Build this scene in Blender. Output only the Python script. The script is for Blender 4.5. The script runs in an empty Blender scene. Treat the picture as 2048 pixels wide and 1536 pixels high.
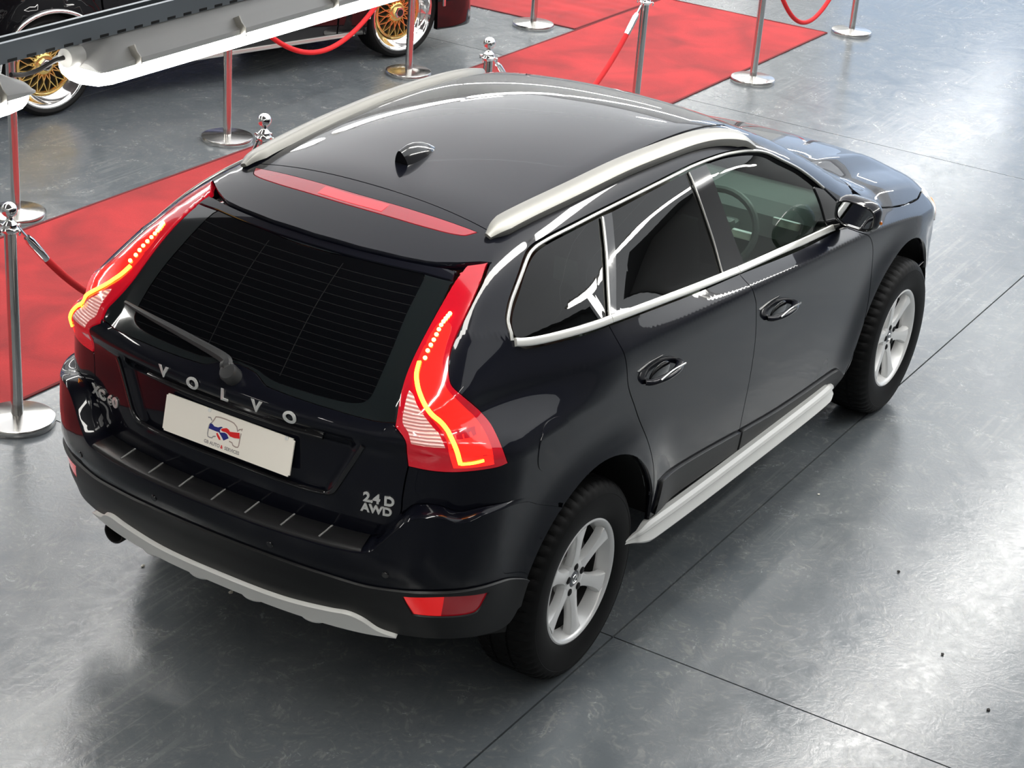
import bpy, bmesh, math, random
import numpy as np
from mathutils import Vector, Matrix
from mathutils.geometry import delaunay_2d_cdt
random.seed(7)
scene = bpy.context.scene
col = scene.collection
PI = math.pi
# ------------------------------------------------------------------ camera
cam_d = bpy.data.cameras.new('camera'); cam = bpy.data.objects.new('camera', cam_d); col.objects.link(cam)
CAM = Vector((-6.55772, -3.51751, 3.78757))
RGT = Vector((0.52744459, -0.8465756, 0.07149795)); DWN = Vector((-0.32480629, -0.27869479, -0.90378653)); FWD = Vector((0.78504973, 0.45347433, -0.42196914))
cam.matrix_world = Matrix(((RGT.x, -DWN.x, -FWD.x, CAM.x), (RGT.y, -DWN.y, -FWD.y, CAM.y), (RGT.z, -DWN.z, -FWD.z, CAM.z), (0, 0, 0, 1)))
cam_d.sensor_width = 36.0; cam_d.lens = 3866.71/2048*36.0
cam_d.clip_start = .05; cam_d.clip_end = 200
scene.camera = cam
# ------------------------------------------------------------------ world: daylight outside the hall
w = bpy.data.worlds.new('world'); scene.world = w; w.use_nodes = True
bg = w.node_tree.nodes['Background']; bg.inputs[0].default_value = (.62, .77, 1.0, 1); bg.inputs[1].default_value = .85
scene.view_settings.view_transform = 'Standard'; scene.view_settings.look = 'None'
scene.view_settings.gamma = 1.0; scene.view_settings.use_curve_mapping = False
scene.view_settings.exposure = 0.66
LAMP_E = 19.0        # emission of the tube lamps' diffusers
ROOF_E = .80         # emission of the glowing roof sheets added for soft top light
# ------------------------------------------------------------------ materials
MATS = {}
def nodes_of(m):
    m.use_nodes = True; nt = m.node_tree; return nt, nt.nodes, nt.links
def mat(name, base=(.5, .5, .5), rough=.5, metal=0., coat=0., emit=None, estr=0., spec=.5, coat_r=.03, noise=0., nscale=8., bump=0., bscale=60., trans=0., ior=1.45, coat_ior=1.5):
    if name in MATS: return MATS[name]
    m = bpy.data.materials.new(name); nt, N, L = nodes_of(m)
    b = N['Principled BSDF']
    b.inputs['Base Color'].default_value = (*base, 1); b.inputs['Roughness'].default_value = rough; b.inputs['Metallic'].default_value = metal
    b.inputs['Coat IOR'].default_value = coat_ior; b.inputs['Coat Weight'].default_value = coat; b.inputs['Coat Roughness'].default_value = coat_r; b.inputs['Specular IOR Level'].default_value = spec
    b.inputs['Transmission Weight'].default_value = trans; b.inputs['IOR'].default_value = ior
    if emit: b.inputs['Emission Color'].default_value = (*emit, 1); b.inputs['Emission Strength'].default_value = estr
    tc = N.new('ShaderNodeTexCoord')
    if noise:
        nz = N.new('ShaderNodeTexNoise'); nz.inputs['Scale'].default_value = nscale; nz.inputs['Detail'].default_value = 6; L.new(tc.outputs['Object'], nz.inputs['Vector'])
        mx = N.new('ShaderNodeMix'); mx.data_type = 'RGBA'; L.new(nz.outputs['Fac'], mx.inputs[0])
        mx.inputs[6].default_value = (*[c*(1-noise) for c in base], 1); mx.inputs[7].default_value = (*[min(1, c*(1+noise)) for c in base], 1)
        L.new(mx.outputs[2], b.inputs['Base Color'])
    if bump:
        nb = N.new('ShaderNodeTexNoise'); nb.inputs['Scale'].default_value = bscale; nb.inputs['Detail'].default_value = 3; L.new(tc.outputs['Object'], nb.inputs['Vector'])
        bp = N.new('ShaderNodeBump'); bp.inputs['Strength'].default_value = bump; bp.inputs['Distance'].default_value = .01
        L.new(nb.outputs['Fac'], bp.inputs['Height']); L.new(bp.outputs['Normal'], b.inputs['Normal'])
    MATS[name] = m; return m
def glass_mat(name, tint, ior=1.5, gl=(1, 1, 1)):
    m = bpy.data.materials.new(name); nt, N, L = nodes_of(m); N.remove(N['Principled BSDF']); out = N['Material Output']
    tr = N.new('ShaderNodeBsdfTransparent'); tr.inputs[0].default_value = (*tint, 1)
    g = N.new('ShaderNodeBsdfGlossy'); g.inputs['Roughness'].default_value = .01; g.inputs[0].default_value = (*gl, 1)
    f = N.new('ShaderNodeFresnel'); f.inputs[0].default_value = ior
    mx = N.new('ShaderNodeMixShader'); L.new(f.outputs[0], mx.inputs[0]); L.new(tr.outputs[0], mx.inputs[1]); L.new(g.outputs[0], mx.inputs[2]); L.new(mx.outputs[0], out.inputs[0])
    MATS[name] = m; return m
M_paint = mat('black_paint', (.0035, .004, .0075), .3, 0., 1.0, coat_r=.012, spec=.05, coat_ior=1.36)
M_gloss = mat('gloss_black_trim', (.006, .006, .007), .12, coat=.6)
M_clad = mat('black_plastic', (.0065, .0068, .0072), .42, bump=.05, bscale=900)
M_wiper = mat('wiper_plastic', (.030, .031, .032), .38)
M_pad = mat('ribbed_pad_plastic', (.011, .011, .012), .33, noise=.3, nscale=20)
M_dark = mat('underbody_black', (.004, .004, .004), .8)
M_white = mat('white_skid_paint', (.82, .82, .79), .32, coat=.3)
M_alu = mat('satin_aluminium', (.62, .62, .59), .30, .75)
M_rail = mat('anodised_rail', (.27, .265, .245), .40, .4)
M_bright = mat('polished_trim', (.90, .90, .86), .22, .6)
M_trim = mat('satin_window_trim', (.42, .42, .40), .30, .7)
M_chrome = mat('chrome', (.88, .88, .87), .05, 1.)
M_steel = mat('brushed_steel', (.62, .61, .59), .20, 1., noise=.06, nscale=4)
M_rim = mat('wheel_silver', (.82, .82, .81), .30, .25, coat=.5)
M_rubber = mat('tyre_rubber', (.004, .004, .0042), .62, spec=.25, noise=.25, nscale=15)
M_hole = mat('wheel_dark', (.006, .006, .006), .6)
M_glass_d = glass_mat('privacy_glass', (.012, .015, .015), 1.38)
M_glass_f = glass_mat('green_glass', (.74, .90, .83), 1.4)
M_red = mat('red_lens', (.34, .002, .010), .12, coat=1.0, emit=(1, .01, .03), estr=.14)
M_redlit = mat('red_lens_lit', (.75, .008, .01), .15, coat=1.0, emit=(1, .012, .006), estr=1.1)
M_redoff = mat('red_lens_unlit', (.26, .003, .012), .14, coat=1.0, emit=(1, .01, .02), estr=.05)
M_led = mat('led_amber', (1, .5, .05), .4, emit=(1, .34, .015), estr=7.)
M_bead = mat('led_bead', (1, .7, .2), .4, emit=(1, .55, .08), estr=9.)
M_lens = mat('clear_lens', (.80, .66, .62), .12, coat=1., emit=(1, .45, .4), estr=.12)
M_plate = mat('plate_white', (.95, .90, .81), .35, coat=.2)
M_seat = mat('seat_leather', (.40, .39, .34), .5)
M_cabin = mat('cabin_trim', (.085, .09, .085), .5)
M_head = mat('headlining', (.32, .32, .30), .9)
M_mir = mat('mirror_silvering', (.6, .62, .64), .02, 1.)
M_gold = mat('gold_wheel', (.83, .58, .20), .22, .9)
M_lip = mat('polished_lip', (.88, .87, .86), .08, 1.)
M_rope = mat('red_rope', (.62, .012, .016), .75, bump=.3, bscale=250)
M_amber = mat('indicator_orange', (.9, .25, .02), .15, coat=1.)
M_clear = mat('headlamp_clear', (.85, .86, .86), .08, coat=1.)
M_grey_ink = mat('grey_ink', (.33, .31, .30), .6); M_red_ink = mat('red_ink', (.75, .02, .02), .5); M_blue_ink = mat('blue_ink', (.02, .025, .20), .5); M_brown_ink = mat('taupe_ink', (.42, .33, .29), .6)
# ------------------------------------------------------------------ object helpers
def link(o, parent=None):
    col.objects.link(o)
    if parent is not None: o.parent = parent
    return o
def empty(name, loc=(0, 0, 0), rz=0.):
    o = bpy.data.objects.new(name, None); o.empty_display_size = .2; col.objects.link(o); o.location = loc; o.rotation_euler = (0, 0, rz); return o
def tag(o, label=None, cat=None, group=None, kind=None):
    if label: o['label'] = label
    if cat: o['category'] = cat
    if group: o['group'] = group
    if kind: o['kind'] = kind
    return o
def obj_from(name, verts, faces, m, parent=None, smooth=False, normals=None, mats=None, fm=None):
    me = bpy.data.meshes.new(name); me.from_pydata([tuple(v) for v in verts], [], [tuple(int(i) for i in f) for f in faces]); me.update()
    if smooth or normals is not None: me.polygons.foreach_set('use_smooth', [True]*len(me.polygons))
    for mm in (mats or [m]): me.materials.append(mm)
    if fm is not None: me.polygons.foreach_set('material_index', fm)
    if normals is not None: me.normals_split_custom_set_from_vertices([tuple(n) for n in normals])
    return link(bpy.data.objects.new(name, me), parent)
def bm_obj(name, bm, m, parent=None, smooth=False, angle=None):
    bmesh.ops.recalc_face_normals(bm, faces=bm.faces)
    me = bpy.data.meshes.new(name); bm.to_mesh(me); bm.free(); me.materials.append(m)
    if smooth:
        me.polygons.foreach_set('use_smooth', [True]*len(me.polygons))
        if angle: me.set_sharp_from_angle(angle=math.radians(angle))
    return link(bpy.data.objects.new(name, me), parent)
def lathe(name, prof, m, parent=None, axis='z', n=48, smooth=True, angle=35, close=False):
    """prof: list of (radius, height) turned about an axis"""
    vs = []; fs = []; k = len(prof)
    for i in range(n):
        a = 2*PI*i/n
        for r, h in prof:
            c, s = r*math.cos(a), r*math.sin(a)
            vs.append((c, s, h) if axis == 'z' else ((c, h, s) if axis == 'y' else (h, c, s)))
    kk = k if close else k-1
    for i in range(n):
        j = (i+1) % n
        for q in range(kk):
            q2 = (q+1) % k
            fs.append((i*k+q, j*k+q, j*k+q2, i*k+q2))
    bm = bmesh.new(); bv = [bm.verts.new(v) for v in vs]
    for f in fs:
        try: bm.faces.new([bv[i] for i in f])
        except ValueError: pass
    bmesh.ops.remove_doubles(bm, verts=bm.verts, dist=1e-6)
    return bm_obj(name, bm, m, parent, smooth, angle)
def sweep(name, path, prof, m, parent=None, up=(0, 0, 1), smooth=True, caps=True, angle=35, scale=None, closed=False):
    """prof: closed list of (side, up) swept along path"""
    P = [Vector(p) for p in path]; n = len(P); k = len(prof); vs = []; up = Vector(up)
    for i, p in enumerate(P):
        if closed: t = P[(i+1) % n]-P[i-1]
        else: t = P[min(i+1, n-1)]-P[max(i-1, 0)]
        t.normalize(); s = t.cross(up).normalized(); u = s.cross(t).normalized()
        sc = scale[i] if scale else 1.
        for a, b in prof: vs.append(p+s*(a*sc)+u*(b*sc))
    fs = []
    for i in range(n if closed else n-1):
        j = (i+1) % n
        for q in range(k): fs.append((i*k+q, i*k+(q+1) % k, j*k+(q+1) % k, j*k+q))
    if caps and not closed: fs.append(tuple(range(k-1, -1, -1))); fs.append(tuple(range((n-1)*k, n*k)))
    bm = bmesh.new(); bv = [bm.verts.new(v) for v in vs]
    for f in fs: bm.faces.new([bv[i] for i in f])
    return bm_obj(name, bm, m, parent, smooth, angle)
def circ(r, n=10, ry=None): return [(r*math.cos(2*PI*i/n), (ry or r)*math.sin(2*PI*i/n)) for i in range(n)]
def rrect(w, h, r, n=4):
    o = []
    for cx, cy, a0 in ((w/2-r, h/2-r, 0), (-w/2+r, h/2-r, 90), (-w/2+r, -h/2+r, 180), (w/2-r, -h/2+r, 270)):
        for i in range(n+1):
            a = math.radians(a0+90*i/n); o.append((cx+r*math.cos(a), cy+r*math.sin(a)))
    return o
def box(name, c, s, m, parent=None, bev=0., seg=2, rot=None):
    bm = bmesh.new(); bmesh.ops.create_cube(bm, size=1.0)
    bmesh.ops.scale(bm, vec=s, verts=bm.verts)
    if bev: bmesh.ops.bevel(bm, geom=list(bm.edges), offset=bev, segments=seg, profile=.5, affect='EDGES')
    if rot is not None: bmesh.ops.rotate(bm, cent=(0, 0, 0), matrix=rot, verts=bm.verts)
    bmesh.ops.translate(bm, vec=c, verts=bm.verts)
    return bm_obj(name, bm, m, parent, bool(bev), 40)
def spline_pts(P, n=8, closed=False):
    P = [Vector(p) for p in P]; out = []; N = len(P)
    for i in range(N if closed else N-1):
        if closed: a, b, c, d = P[i-1], P[i], P[(i+1) % N], P[(i+2) % N]
        else:
            b, c = P[i], P[i+1]; a = P[i-1] if i else b*2-c; d = P[i+2] if i+2 < N else c*2-b
        for k in range(n):
            t = k/n
            out.append(.5*((2*b)+(c-a)*t+(2*a-5*b+4*c-d)*t*t+(3*b-a-3*c+d)*t**3))
    if not closed: out.append(P[-1])
    return out
def copy_tree(o, parent=None):
    c = o.copy(); col.objects.link(c); c.parent = parent
    for ch in list(o.children): copy_tree(ch, c)
    return c
# ---------- smooth helpers ----------
def nspline(xs, ys):
    """natural cubic spline, linear outside"""
    xs = np.array(xs, float); ys = np.array(ys, float)
    n = len(xs); h = np.diff(xs)
    A = np.eye(n); r = np.zeros(n)
    for i in range(1, n-1):
        A[i, i-1] = h[i-1]; A[i, i] = 2*(h[i-1]+h[i]); A[i, i+1] = h[i]
        r[i] = 6*((ys[i+1]-ys[i])/h[i] - (ys[i]-ys[i-1])/h[i-1])
    m = np.linalg.solve(A, r)
    def f(x):
        x = np.asarray(x, float)
        k = np.clip(np.searchsorted(xs, x)-1, 0, n-2)
        hk = h[k]; a = (xs[k+1]-x)/hk; b = (x-xs[k])/hk
        v = a*ys[k]+b*ys[k+1]+((a**3-a)*m[k]+(b**3-b)*m[k+1])*hk*hk/6
        s0 = (ys[1]-ys[0])/h[0]-h[0]/6*(2*m[0]+m[1])
        s1 = (ys[-1]-ys[-2])/h[-1]+h[-1]/6*(m[-2]+2*m[-1])
        v = np.where(x < xs[0], ys[0]+s0*(x-xs[0]), v)
        return np.where(x > xs[-1], ys[-1]+s1*(x-xs[-1]), v)
    return f
def lut(xs, ys, sig, n=4001):
    """piecewise linear curve blurred by a gaussian: rounds every corner"""
    lo, hi = xs[0]-4*sig, xs[-1]+4*sig
    g = np.linspace(lo, hi, n); d = g[1]-g[0]
    xs = np.array(xs, float); ys = np.array(ys, float)
    v = np.interp(g, xs, ys)
    v = np.where(g < xs[0], ys[0]+(g-xs[0])*(ys[1]-ys[0])/(xs[1]-xs[0]), v)
    v = np.where(g > xs[-1], ys[-1]+(g-xs[-1])*(ys[-1]-ys[-2])/(xs[-1]-xs[-2]), v)
    r = int(3*sig/d); kx = np.arange(-r, r+1)*d; k = np.exp(-kx*kx/(2*sig*sig)); k /= k.sum()
    w = np.convolve(np.pad(v, r, mode='edge'), k, mode='valid')
    return lambda x: np.interp(x, g, w)
def sstep(a, b, x):
    t = np.clip((x-a)/(b-a), 0, 1); return t*t*(3-2*t)
def smax(a, b, k):
    h = np.maximum(k-np.abs(a-b), 0)/k
    return np.maximum(a, b)+h*h*k*0.25
# ---------- the dark estate car's body as a smooth field (x forward, y left, z up) ----------
z_crease = nspline([-2.4, -1.83, -1.365, -.37, .42, 1.0, 1.6, 2.3], [1.275, 1.25, 1.215, 1.13, 1.062, 1.0, .90, .78])
z_belt = nspline([-2.4, -1.75, -1.2, -.2, .75, 1.15, 1.7, 2.3], [1.455, 1.38, 1.305, 1.18, 1.07, 1.035, .96, .87])
w_can = lut([0, .25, .34, .42, .62, .82, .95, 1.0, 1.015, 1.085, 1.10, 1.2, 1.35, 1.55, 1.75],
            [.74, .825, .872, .886, .898, .906, .910, .906, .896, .842, .832, .788, .722, .632, .535], .011)
p_plan = nspline([-2.4, -2.0, -1.6, -1.1, -.3, .6, 1.1, 1.5, 1.9, 2.3], [.955, .984, .996, 1.0, 1.0, 1.0, .996, .982, .945, .87])
def canon(x, z):
    zc = z_crease(x); zb = z_belt(x)
    k = [0*zc, 0*zc+.42, zc, zb, 0*zc+1.60, 0*zc+2.2]
    c = [0, .42, 1.0, 1.10, 1.60, 2.2]
    s = np.zeros_like(z)
    for i in range(5):
        t = (z-k[i])/(k[i+1]-k[i])
        if i == 0: t = np.minimum(t, 1)
        elif i == 4: t = np.maximum(t, 0)
        else: t = np.clip(t, 0, 1)
        s = s+t*(c[i+1]-c[i])
    return s
def half_width(x, z):
    w = w_can(canon(x, z))*p_plan(x)
    w = w*(1-.15*sstep(-1.25, -2.05, x)*sstep(1.08, 1.22, z)*sstep(1.60, 1.38, z))   # the cabin draws in towards the tail
    for ax in (-1.387, 1.387):   # swell over the wheel arches
        d = np.sqrt((x-ax)**2+(z-.36)**2)
        w = w+.026*np.exp(-((d-.44)/.12)**2)*sstep(.98, .80, z)
    return w
z_roof = nspline([-2.0, -1.84, -1.5, -1.3, -.9, -.5, -.1, .2, .45, .75, 1.0, 1.15, 1.35, 1.6, 1.85, 2.02, 2.14, 2.24],
                 [1.478, 1.535, 1.628, 1.650, 1.676, 1.680, 1.654, 1.594, 1.505, 1.365, 1.238, 1.168, 1.136, 1.094, 1.038, .982, .90, .75])
def top_z(x, y):
    ay = np.abs(y)
    roof = sstep(.9, .1, x)
    cr = .055*roof*(ay/.6)**2.2+(1-roof)*.055*(ay/.7)**2.2
    v = z_roof(x)-cr
    hood = sstep(1.1, 1.3, x)*sstep(2.15, 1.75, x)
    v = v+.030*hood*(sstep(.60, .48, ay)-.6)+.006*hood*np.exp(-((ay-.47)/.03)**2)
    return v
x_tail = lut([.30, .62, .80, .93, 1.0, 1.09, 1.125, 1.15, 1.17, 1.55, 1.75], [-2.225, -2.240, -2.255, -2.262, -2.258, -2.254, -2.262, -2.250, -2.222, -1.886, -1.70], .010)
x_bump = lut([.20, .40, .47, .52, .60, .655, .67, .74, .80, 1.0], [-2.14, -2.235, -2.262, -2.285, -2.312, -2.322, -2.333, -2.345, -2.345, -2.33], .008)
def plan_curve(y, z):
    ay = np.abs(y)
    v = (.125-.070*sstep(1.04, 1.26, z))*(ay/.75)**2.4
    return v-.026*sstep(.55, .61, ay)*sstep(1.46, 1.36, z)*sstep(1.12, 1.24, z)   # the lamp columns stand proud
x_nose = lut([.15, .30, .45, .60, .75, .85, 1.0], [2.16, 2.235, 2.265, 2.272, 2.255, 2.225, 2.15], .03)
def field(p, bumper=False):
    x, y, z = p[..., 0], p[..., 1], p[..., 2]; ay = np.abs(y)
    side = ay-half_width(x, z)
    tail = (x_bump(z) if bumper else x_tail(z))+plan_curve(y, z)-x
    if not bumper:   # the number plate sits in a shallow hollow
        hw = .375+.46*(z-.88)
        tail = tail+.024*sstep(hw+.02, hw-.02, ay)*sstep(.872, .898, z)*sstep(1.095, 1.07, z)
    tail = tail*np.where(z > 1.17, .75, 1.0)
    nose = x-x_nose(z)+.25*(ay/.85)**2.6
    top = (z-top_z(x, y))*np.where(x > .2, .88, 1.0)
    kc = .18-.11*sstep(1.12, 1.30, z)
    f = smax(side, tail, kc)
    f = smax(f, nose, .16)
    kt = .15-.07*sstep(.9, 1.3, x)
    return smax(f, top, kt)
def bfield(p): return field(p, True)
def grad(F, p, h=.0025):
    g = np.zeros_like(p)
    for i in range(3):
        q = p.copy(); q[..., i] += h; r = p.copy(); r[..., i] -= h
        g[..., i] = F(q)-F(r)
    return g/np.maximum(np.linalg.norm(g, axis=-1, keepdims=True), 1e-12)
# unrolled coordinates: u runs along the right side (u = x), round the rear corner, across the tail to the left
CX, CY, CR = -1.75, .42, .5
U1 = CX; U2 = CX-CR*np.pi/2; UC = U2-CY
def base(u):
    """core point and outward direction for u on the right half (u >= UC)"""
    u = np.asarray(u, float)
    th = np.clip((U1-u)/CR, 0, np.pi/2)
    cx = np.where(u >= U1, u, CX); cy = np.where(u >= U2, -CY, -CY+(U2-u))
    return cx, cy, -np.sin(th), -np.cos(th)
def on_wrap(F, u, z, off=0.):
    u = np.asarray(u, float); z = np.asarray(z, float)
    left = u < UC; uu = np.where(left, 2*UC-u, u)
    cx, cy, dx, dy = base(uu)
    lo = np.zeros_like(uu)+.0; hi = np.zeros_like(uu)+1.2
    def P(t): return np.stack([cx+dx*t, cy+dy*t, z], -1)
    for _ in range(36):
        m = .5*(lo+hi); s = F(P(m)) > 0
        hi = np.where(s, m, hi); lo = np.where(s, lo, m)
    p = P(.5*(lo+hi)); n = grad(F, p)
    p = p+n*off
    sg = np.where(left, -1., 1.)
    p[..., 1] *= sg; n[..., 1] *= sg
    return p, n
def on_top(F, x, y, off=0.):
    x = np.asarray(x, float); y = np.asarray(y, float)
    lo = np.zeros_like(x)+.3; hi = np.zeros_like(x)+2.
    P = lambda t: np.stack([x, y, t], -1)
    for _ in range(36):
        m = .5*(lo+hi); s = F(P(m)) > 0
        hi = np.where(s, m, hi); lo = np.where(s, lo, m)
    p = P(.5*(lo+hi)); n = grad(F, p)
    return p+n*off, n
def sfield(p):
    """roof and flanks without the tail: carries the spoiler lip"""
    x, y, z = p[..., 0], p[..., 1], p[..., 2]
    return smax(np.abs(y)-half_width(x, z), z-top_z(x, y), .12)
# ------------------------------------------------------------------ panels cut from the smooth body
def smooth2(P, n=6, closed=True):
    """outline through P; a point given twice in a row is a corner"""
    pts = []; cor = []
    for p in P:
        p = (float(p[0]), float(p[1]))
        if pts and abs(pts[-1][0]-p[0]) < 1e-9 and abs(pts[-1][1]-p[1]) < 1e-9: cor[-1] = True
        else: pts.append(p); cor.append(False)
    N = len(pts); out = []
    for i in range(N if closed else N-1):
        b = np.array(pts[i]); c = np.array(pts[(i+1) % N])
        a = np.array(pts[i-1]) if (closed or i) else 2*b-c
        d = np.array(pts[(i+2) % N]) if (closed or i+2 < N) else 2*c-b
        if cor[i]: a = 2*b-c
        if cor[(i+1) % N]: d = 2*c-b
        L = np.linalg.norm(c-b); k = max(1, min(n, int(L/.008)))
        # tangents limited by chord length keep the curve from overshooting
        t1 = (c-a)/max(np.linalg.norm(c-b)+np.linalg.norm(b-a), 1e-9)*L; t2 = (d-b)/max(np.linalg.norm(d-c)+L, 1e-9)*L
        for q in range(k):
            t = q/k; h = t*t
            out.append(tuple((2*h*t-3*h+1)*b+(h*t-2*h+t)*t1+(3*h-2*h*t)*c+(h*t-h)*t2))
    if not closed: out.append(pts[-1])
    return out
def resample(P, step, closed=True):
    out = []
    N = len(P)
    for i in range(N if closed else N-1):
        a = np.array(P[i]); b = np.array(P[(i+1) % N]); k = max(1, int(math.ceil(np.linalg.norm(b-a)/step)))
        for q in range(k): out.append(tuple(a+(b-a)*q/k))
    if not closed: out.append(tuple(P[-1]))
    return out
def area2(P):
    P = np.array(P); x, y = P[:, 0], P[:, 1]; return .5*np.sum(x*np.roll(y, -1)-y*np.roll(x, -1))
def inset(P, d):
    P = np.array(P)
    if area2(P) < 0: P = P[::-1]
    e1 = P-np.roll(P, 1, 0); e2 = np.roll(P, -1, 0)-P
    def nr(e): l = np.linalg.norm(e, axis=1, keepdims=True)+1e-12; return np.stack([-e[:, 1], e[:, 0]], 1)/l
    n = nr(e1)+nr(e2); n /= np.maximum(np.linalg.norm(n, axis=1, keepdims=True), .35)
    c = np.maximum((n*nr(e1)).sum(1, keepdims=True), .45)
    return [tuple(p) for p in P+n*d/c]
def inside(P, q):
    P = np.array(P); x, y = q[:, 0], q[:, 1]; r = np.zeros(len(q), bool)
    x1, y1 = P[:, 0], P[:, 1]; x2, y2 = np.roll(x1, -1), np.roll(y1, -1)
    for a, b, c, d in zip(x1, y1, x2, y2):
        if b == d: continue
        m = ((b > y) != (d > y)) & (x < (c-a)*(y-b)/(d-b)+a); r ^= m
    return r
def seg_dist(P, q):
    P = np.array(P); Q = np.roll(P, -1, 0); best = np.full(len(q), 1e9)
    for a, b in zip(P, Q):
        e = b-a; t = np.clip(((q-a)@e)/max(e@e, 1e-12), 0, 1); best = np.minimum(best, np.linalg.norm(q-a-t[:, None]*e, axis=1))
    return best
def on_front(F, y, z, off=0., sgn=1.):
    y = np.asarray(y, float); z = np.asarray(z, float); lo = np.zeros_like(y)+.9*sgn; hi = np.zeros_like(y)+2.7*sgn
    for _ in range(36):
        m = .5*(lo+hi); s = F(np.stack([m, y, z], -1)) > 0
        hi = np.where(s, m, hi); lo = np.where(s, lo, m)
    p = np.stack([.5*(lo+hi), y, z], -1); n = grad(F, p); return p+n*off, n
SPACES = {'wrap': on_wrap, 'top': on_top, 'front': on_front}
def panel(name, outline, m, parent, space='wrap', F=None, off=0., depth=.012, holes=(), step=.04, gap=0., solid=False, mapf=None, mirror=False, rows=False):
    """a sheet on the body: 2D outline -> triangles -> lifted to the surface, with turned-in edges"""
    F = F or field; lift = mapf or SPACES[space]
    out = resample(outline, step)
    if area2(out) < 0: out = out[::-1]
    if gap: out = inset(out, gap)
    hs = []
    for h in holes:
        h = resample(h, step)
        if area2(h) > 0: h = h[::-1]
        if gap: h = [tuple(p) for p in inset(h, -gap)][::-1]
        if area2(h) > 0: h = h[::-1]
        hs.append(h)
    loops = [out]+hs
    A = np.array(out); lo, hi = A.min(0), A.max(0)
    gx = np.arange(lo[0]+step*.37, hi[0], step); gy = np.arange(lo[1]+step*.37, hi[1], step)
    if space == 'wrap' and rows:      # rows that run along the shoulder line, closer where it bends
        ss = np.r_[np.arange(.2, .93, step), np.arange(.94, 1.135, .011), np.arange(1.14, 1.7, step)]
        G = []
        for j, s in enumerate(ss):
            for a in gx+(.5*step if j % 2 else 0):
                xa = max(a, -2.1); G.append((a, float(np.interp(s, [0, .42, 1.0, 1.10, 1.60, 2.2], [0, .42, float(z_crease(xa)), float(z_belt(xa)), 1.60, 2.2]))))
        G = np.array(G)
    else:
        G = np.array([(a+(.5*step if j % 2 else 0), b) for j, b in enumerate(gy) for a in gx]).reshape(-1, 2)
    if len(G):
        k = inside(out, G)
        for h in hs: k &= ~inside(h, G)
        G = G[k]
    if len(G):
        dd = np.min([seg_dist(l, G) for l in loops], axis=0); G = G[dd > (step*.45 if not rows else .006)]
    V = []; E = []
    for l in loops:
        s = len(V); V += list(l); E += [(s+i, s+(i+1) % len(l)) for i in range(len(l))]
    nb = len(V); V += [tuple(g) for g in G]
    rv, re, rf, ov, oe, of = delaunay_2d_cdt([Vector(v) for v in V], E, [], 0, 1e-7)
    R = np.array([tuple(v) for v in rv])
    T = np.array([f for f in rf if len(f) == 3]); cen = R[T].mean(1)
    k = inside(out, cen)
    for h in hs: k &= ~inside(h, cen)
    T = T[k]
    p, n = lift(F, R[:, 0], R[:, 1], off)
    if mirror: p[:, 1] *= -1; n[:, 1] *= -1
    fn = np.cross(p[T[:, 1]]-p[T[:, 0]], p[T[:, 2]]-p[T[:, 0]]); fl = (fn*n[T[:, 0]]).sum(1) < 0
    T[fl] = T[fl][:, ::-1]
    verts = [*p]; norms = [*n]; faces = [tuple(t) for t in T]
    if depth > 0:
        cnt = {}
        for t in faces:
            for a, b in ((t[0], t[1]), (t[1], t[2]), (t[2], t[0])): cnt[(a, b)] = 1
        bd = [(a, b) for (a, b) in cnt if (b, a) not in cnt]
        d1 = {}; d2 = {}; nn = {}
        for a, b in bd:
            tng = p[b]-p[a]; o = np.cross(tng, n[a]); l = np.linalg.norm(o)
            if l > 1e-9:
                for q in (a, b): nn[q] = nn.get(q, 0)+o/l
        for q in nn:
            o = nn[q]/max(np.linalg.norm(nn[q]), 1e-9)
            rn = o*.85+n[q]*.55; rn /= np.linalg.norm(rn)
            d1[q] = len(verts); verts.append(p[q]); norms.append(rn)
            d2[q] = len(verts); verts.append(p[q]-n[q]*depth+o*min(.0015, depth*.2)); norms.append(o)
        for a, b in bd:
            if a in d1 and b in d1: faces.append((d1[a], d2[a], d2[b], d1[b]))
        if solid:
            s = len(verts)
            for q in range(len(p)): verts.append(p[q]-n[q]*depth); norms.append(-n[q])
            faces += [(s+t[0], s+t[2], s+t[1]) for t in T]
    return obj_from(name, verts, faces, m, parent, normals=norms)
def flip_u(P): return [(2*UC-a, b) for a, b in P]
def both(name, outline, m, parents, **kw):
    """a right-hand panel and its left-hand twin"""
    if kw.get('space', 'wrap') == 'wrap':
        a = panel(name, outline, m, parents[0], **kw)
        h = kw.pop('holes', ()); kw['holes'] = h
        b = panel(name, outline, m, parents[1], mirror=True, **kw)
    else:
        a = panel(name, outline, m, parents[0], **kw); b = panel(name, outline, m, parents[1], mirror=True, **kw)
    return a, b
def arc(cx, cz, r, a0, a1, n=28):
    return [(cx+r*math.cos(math.radians(a0+(a1-a0)*i/n)), cz+r*math.sin(math.radians(a0+(a1-a0)*i/n))) for i in range(n+1)]
def C(p): return [p, p]
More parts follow.
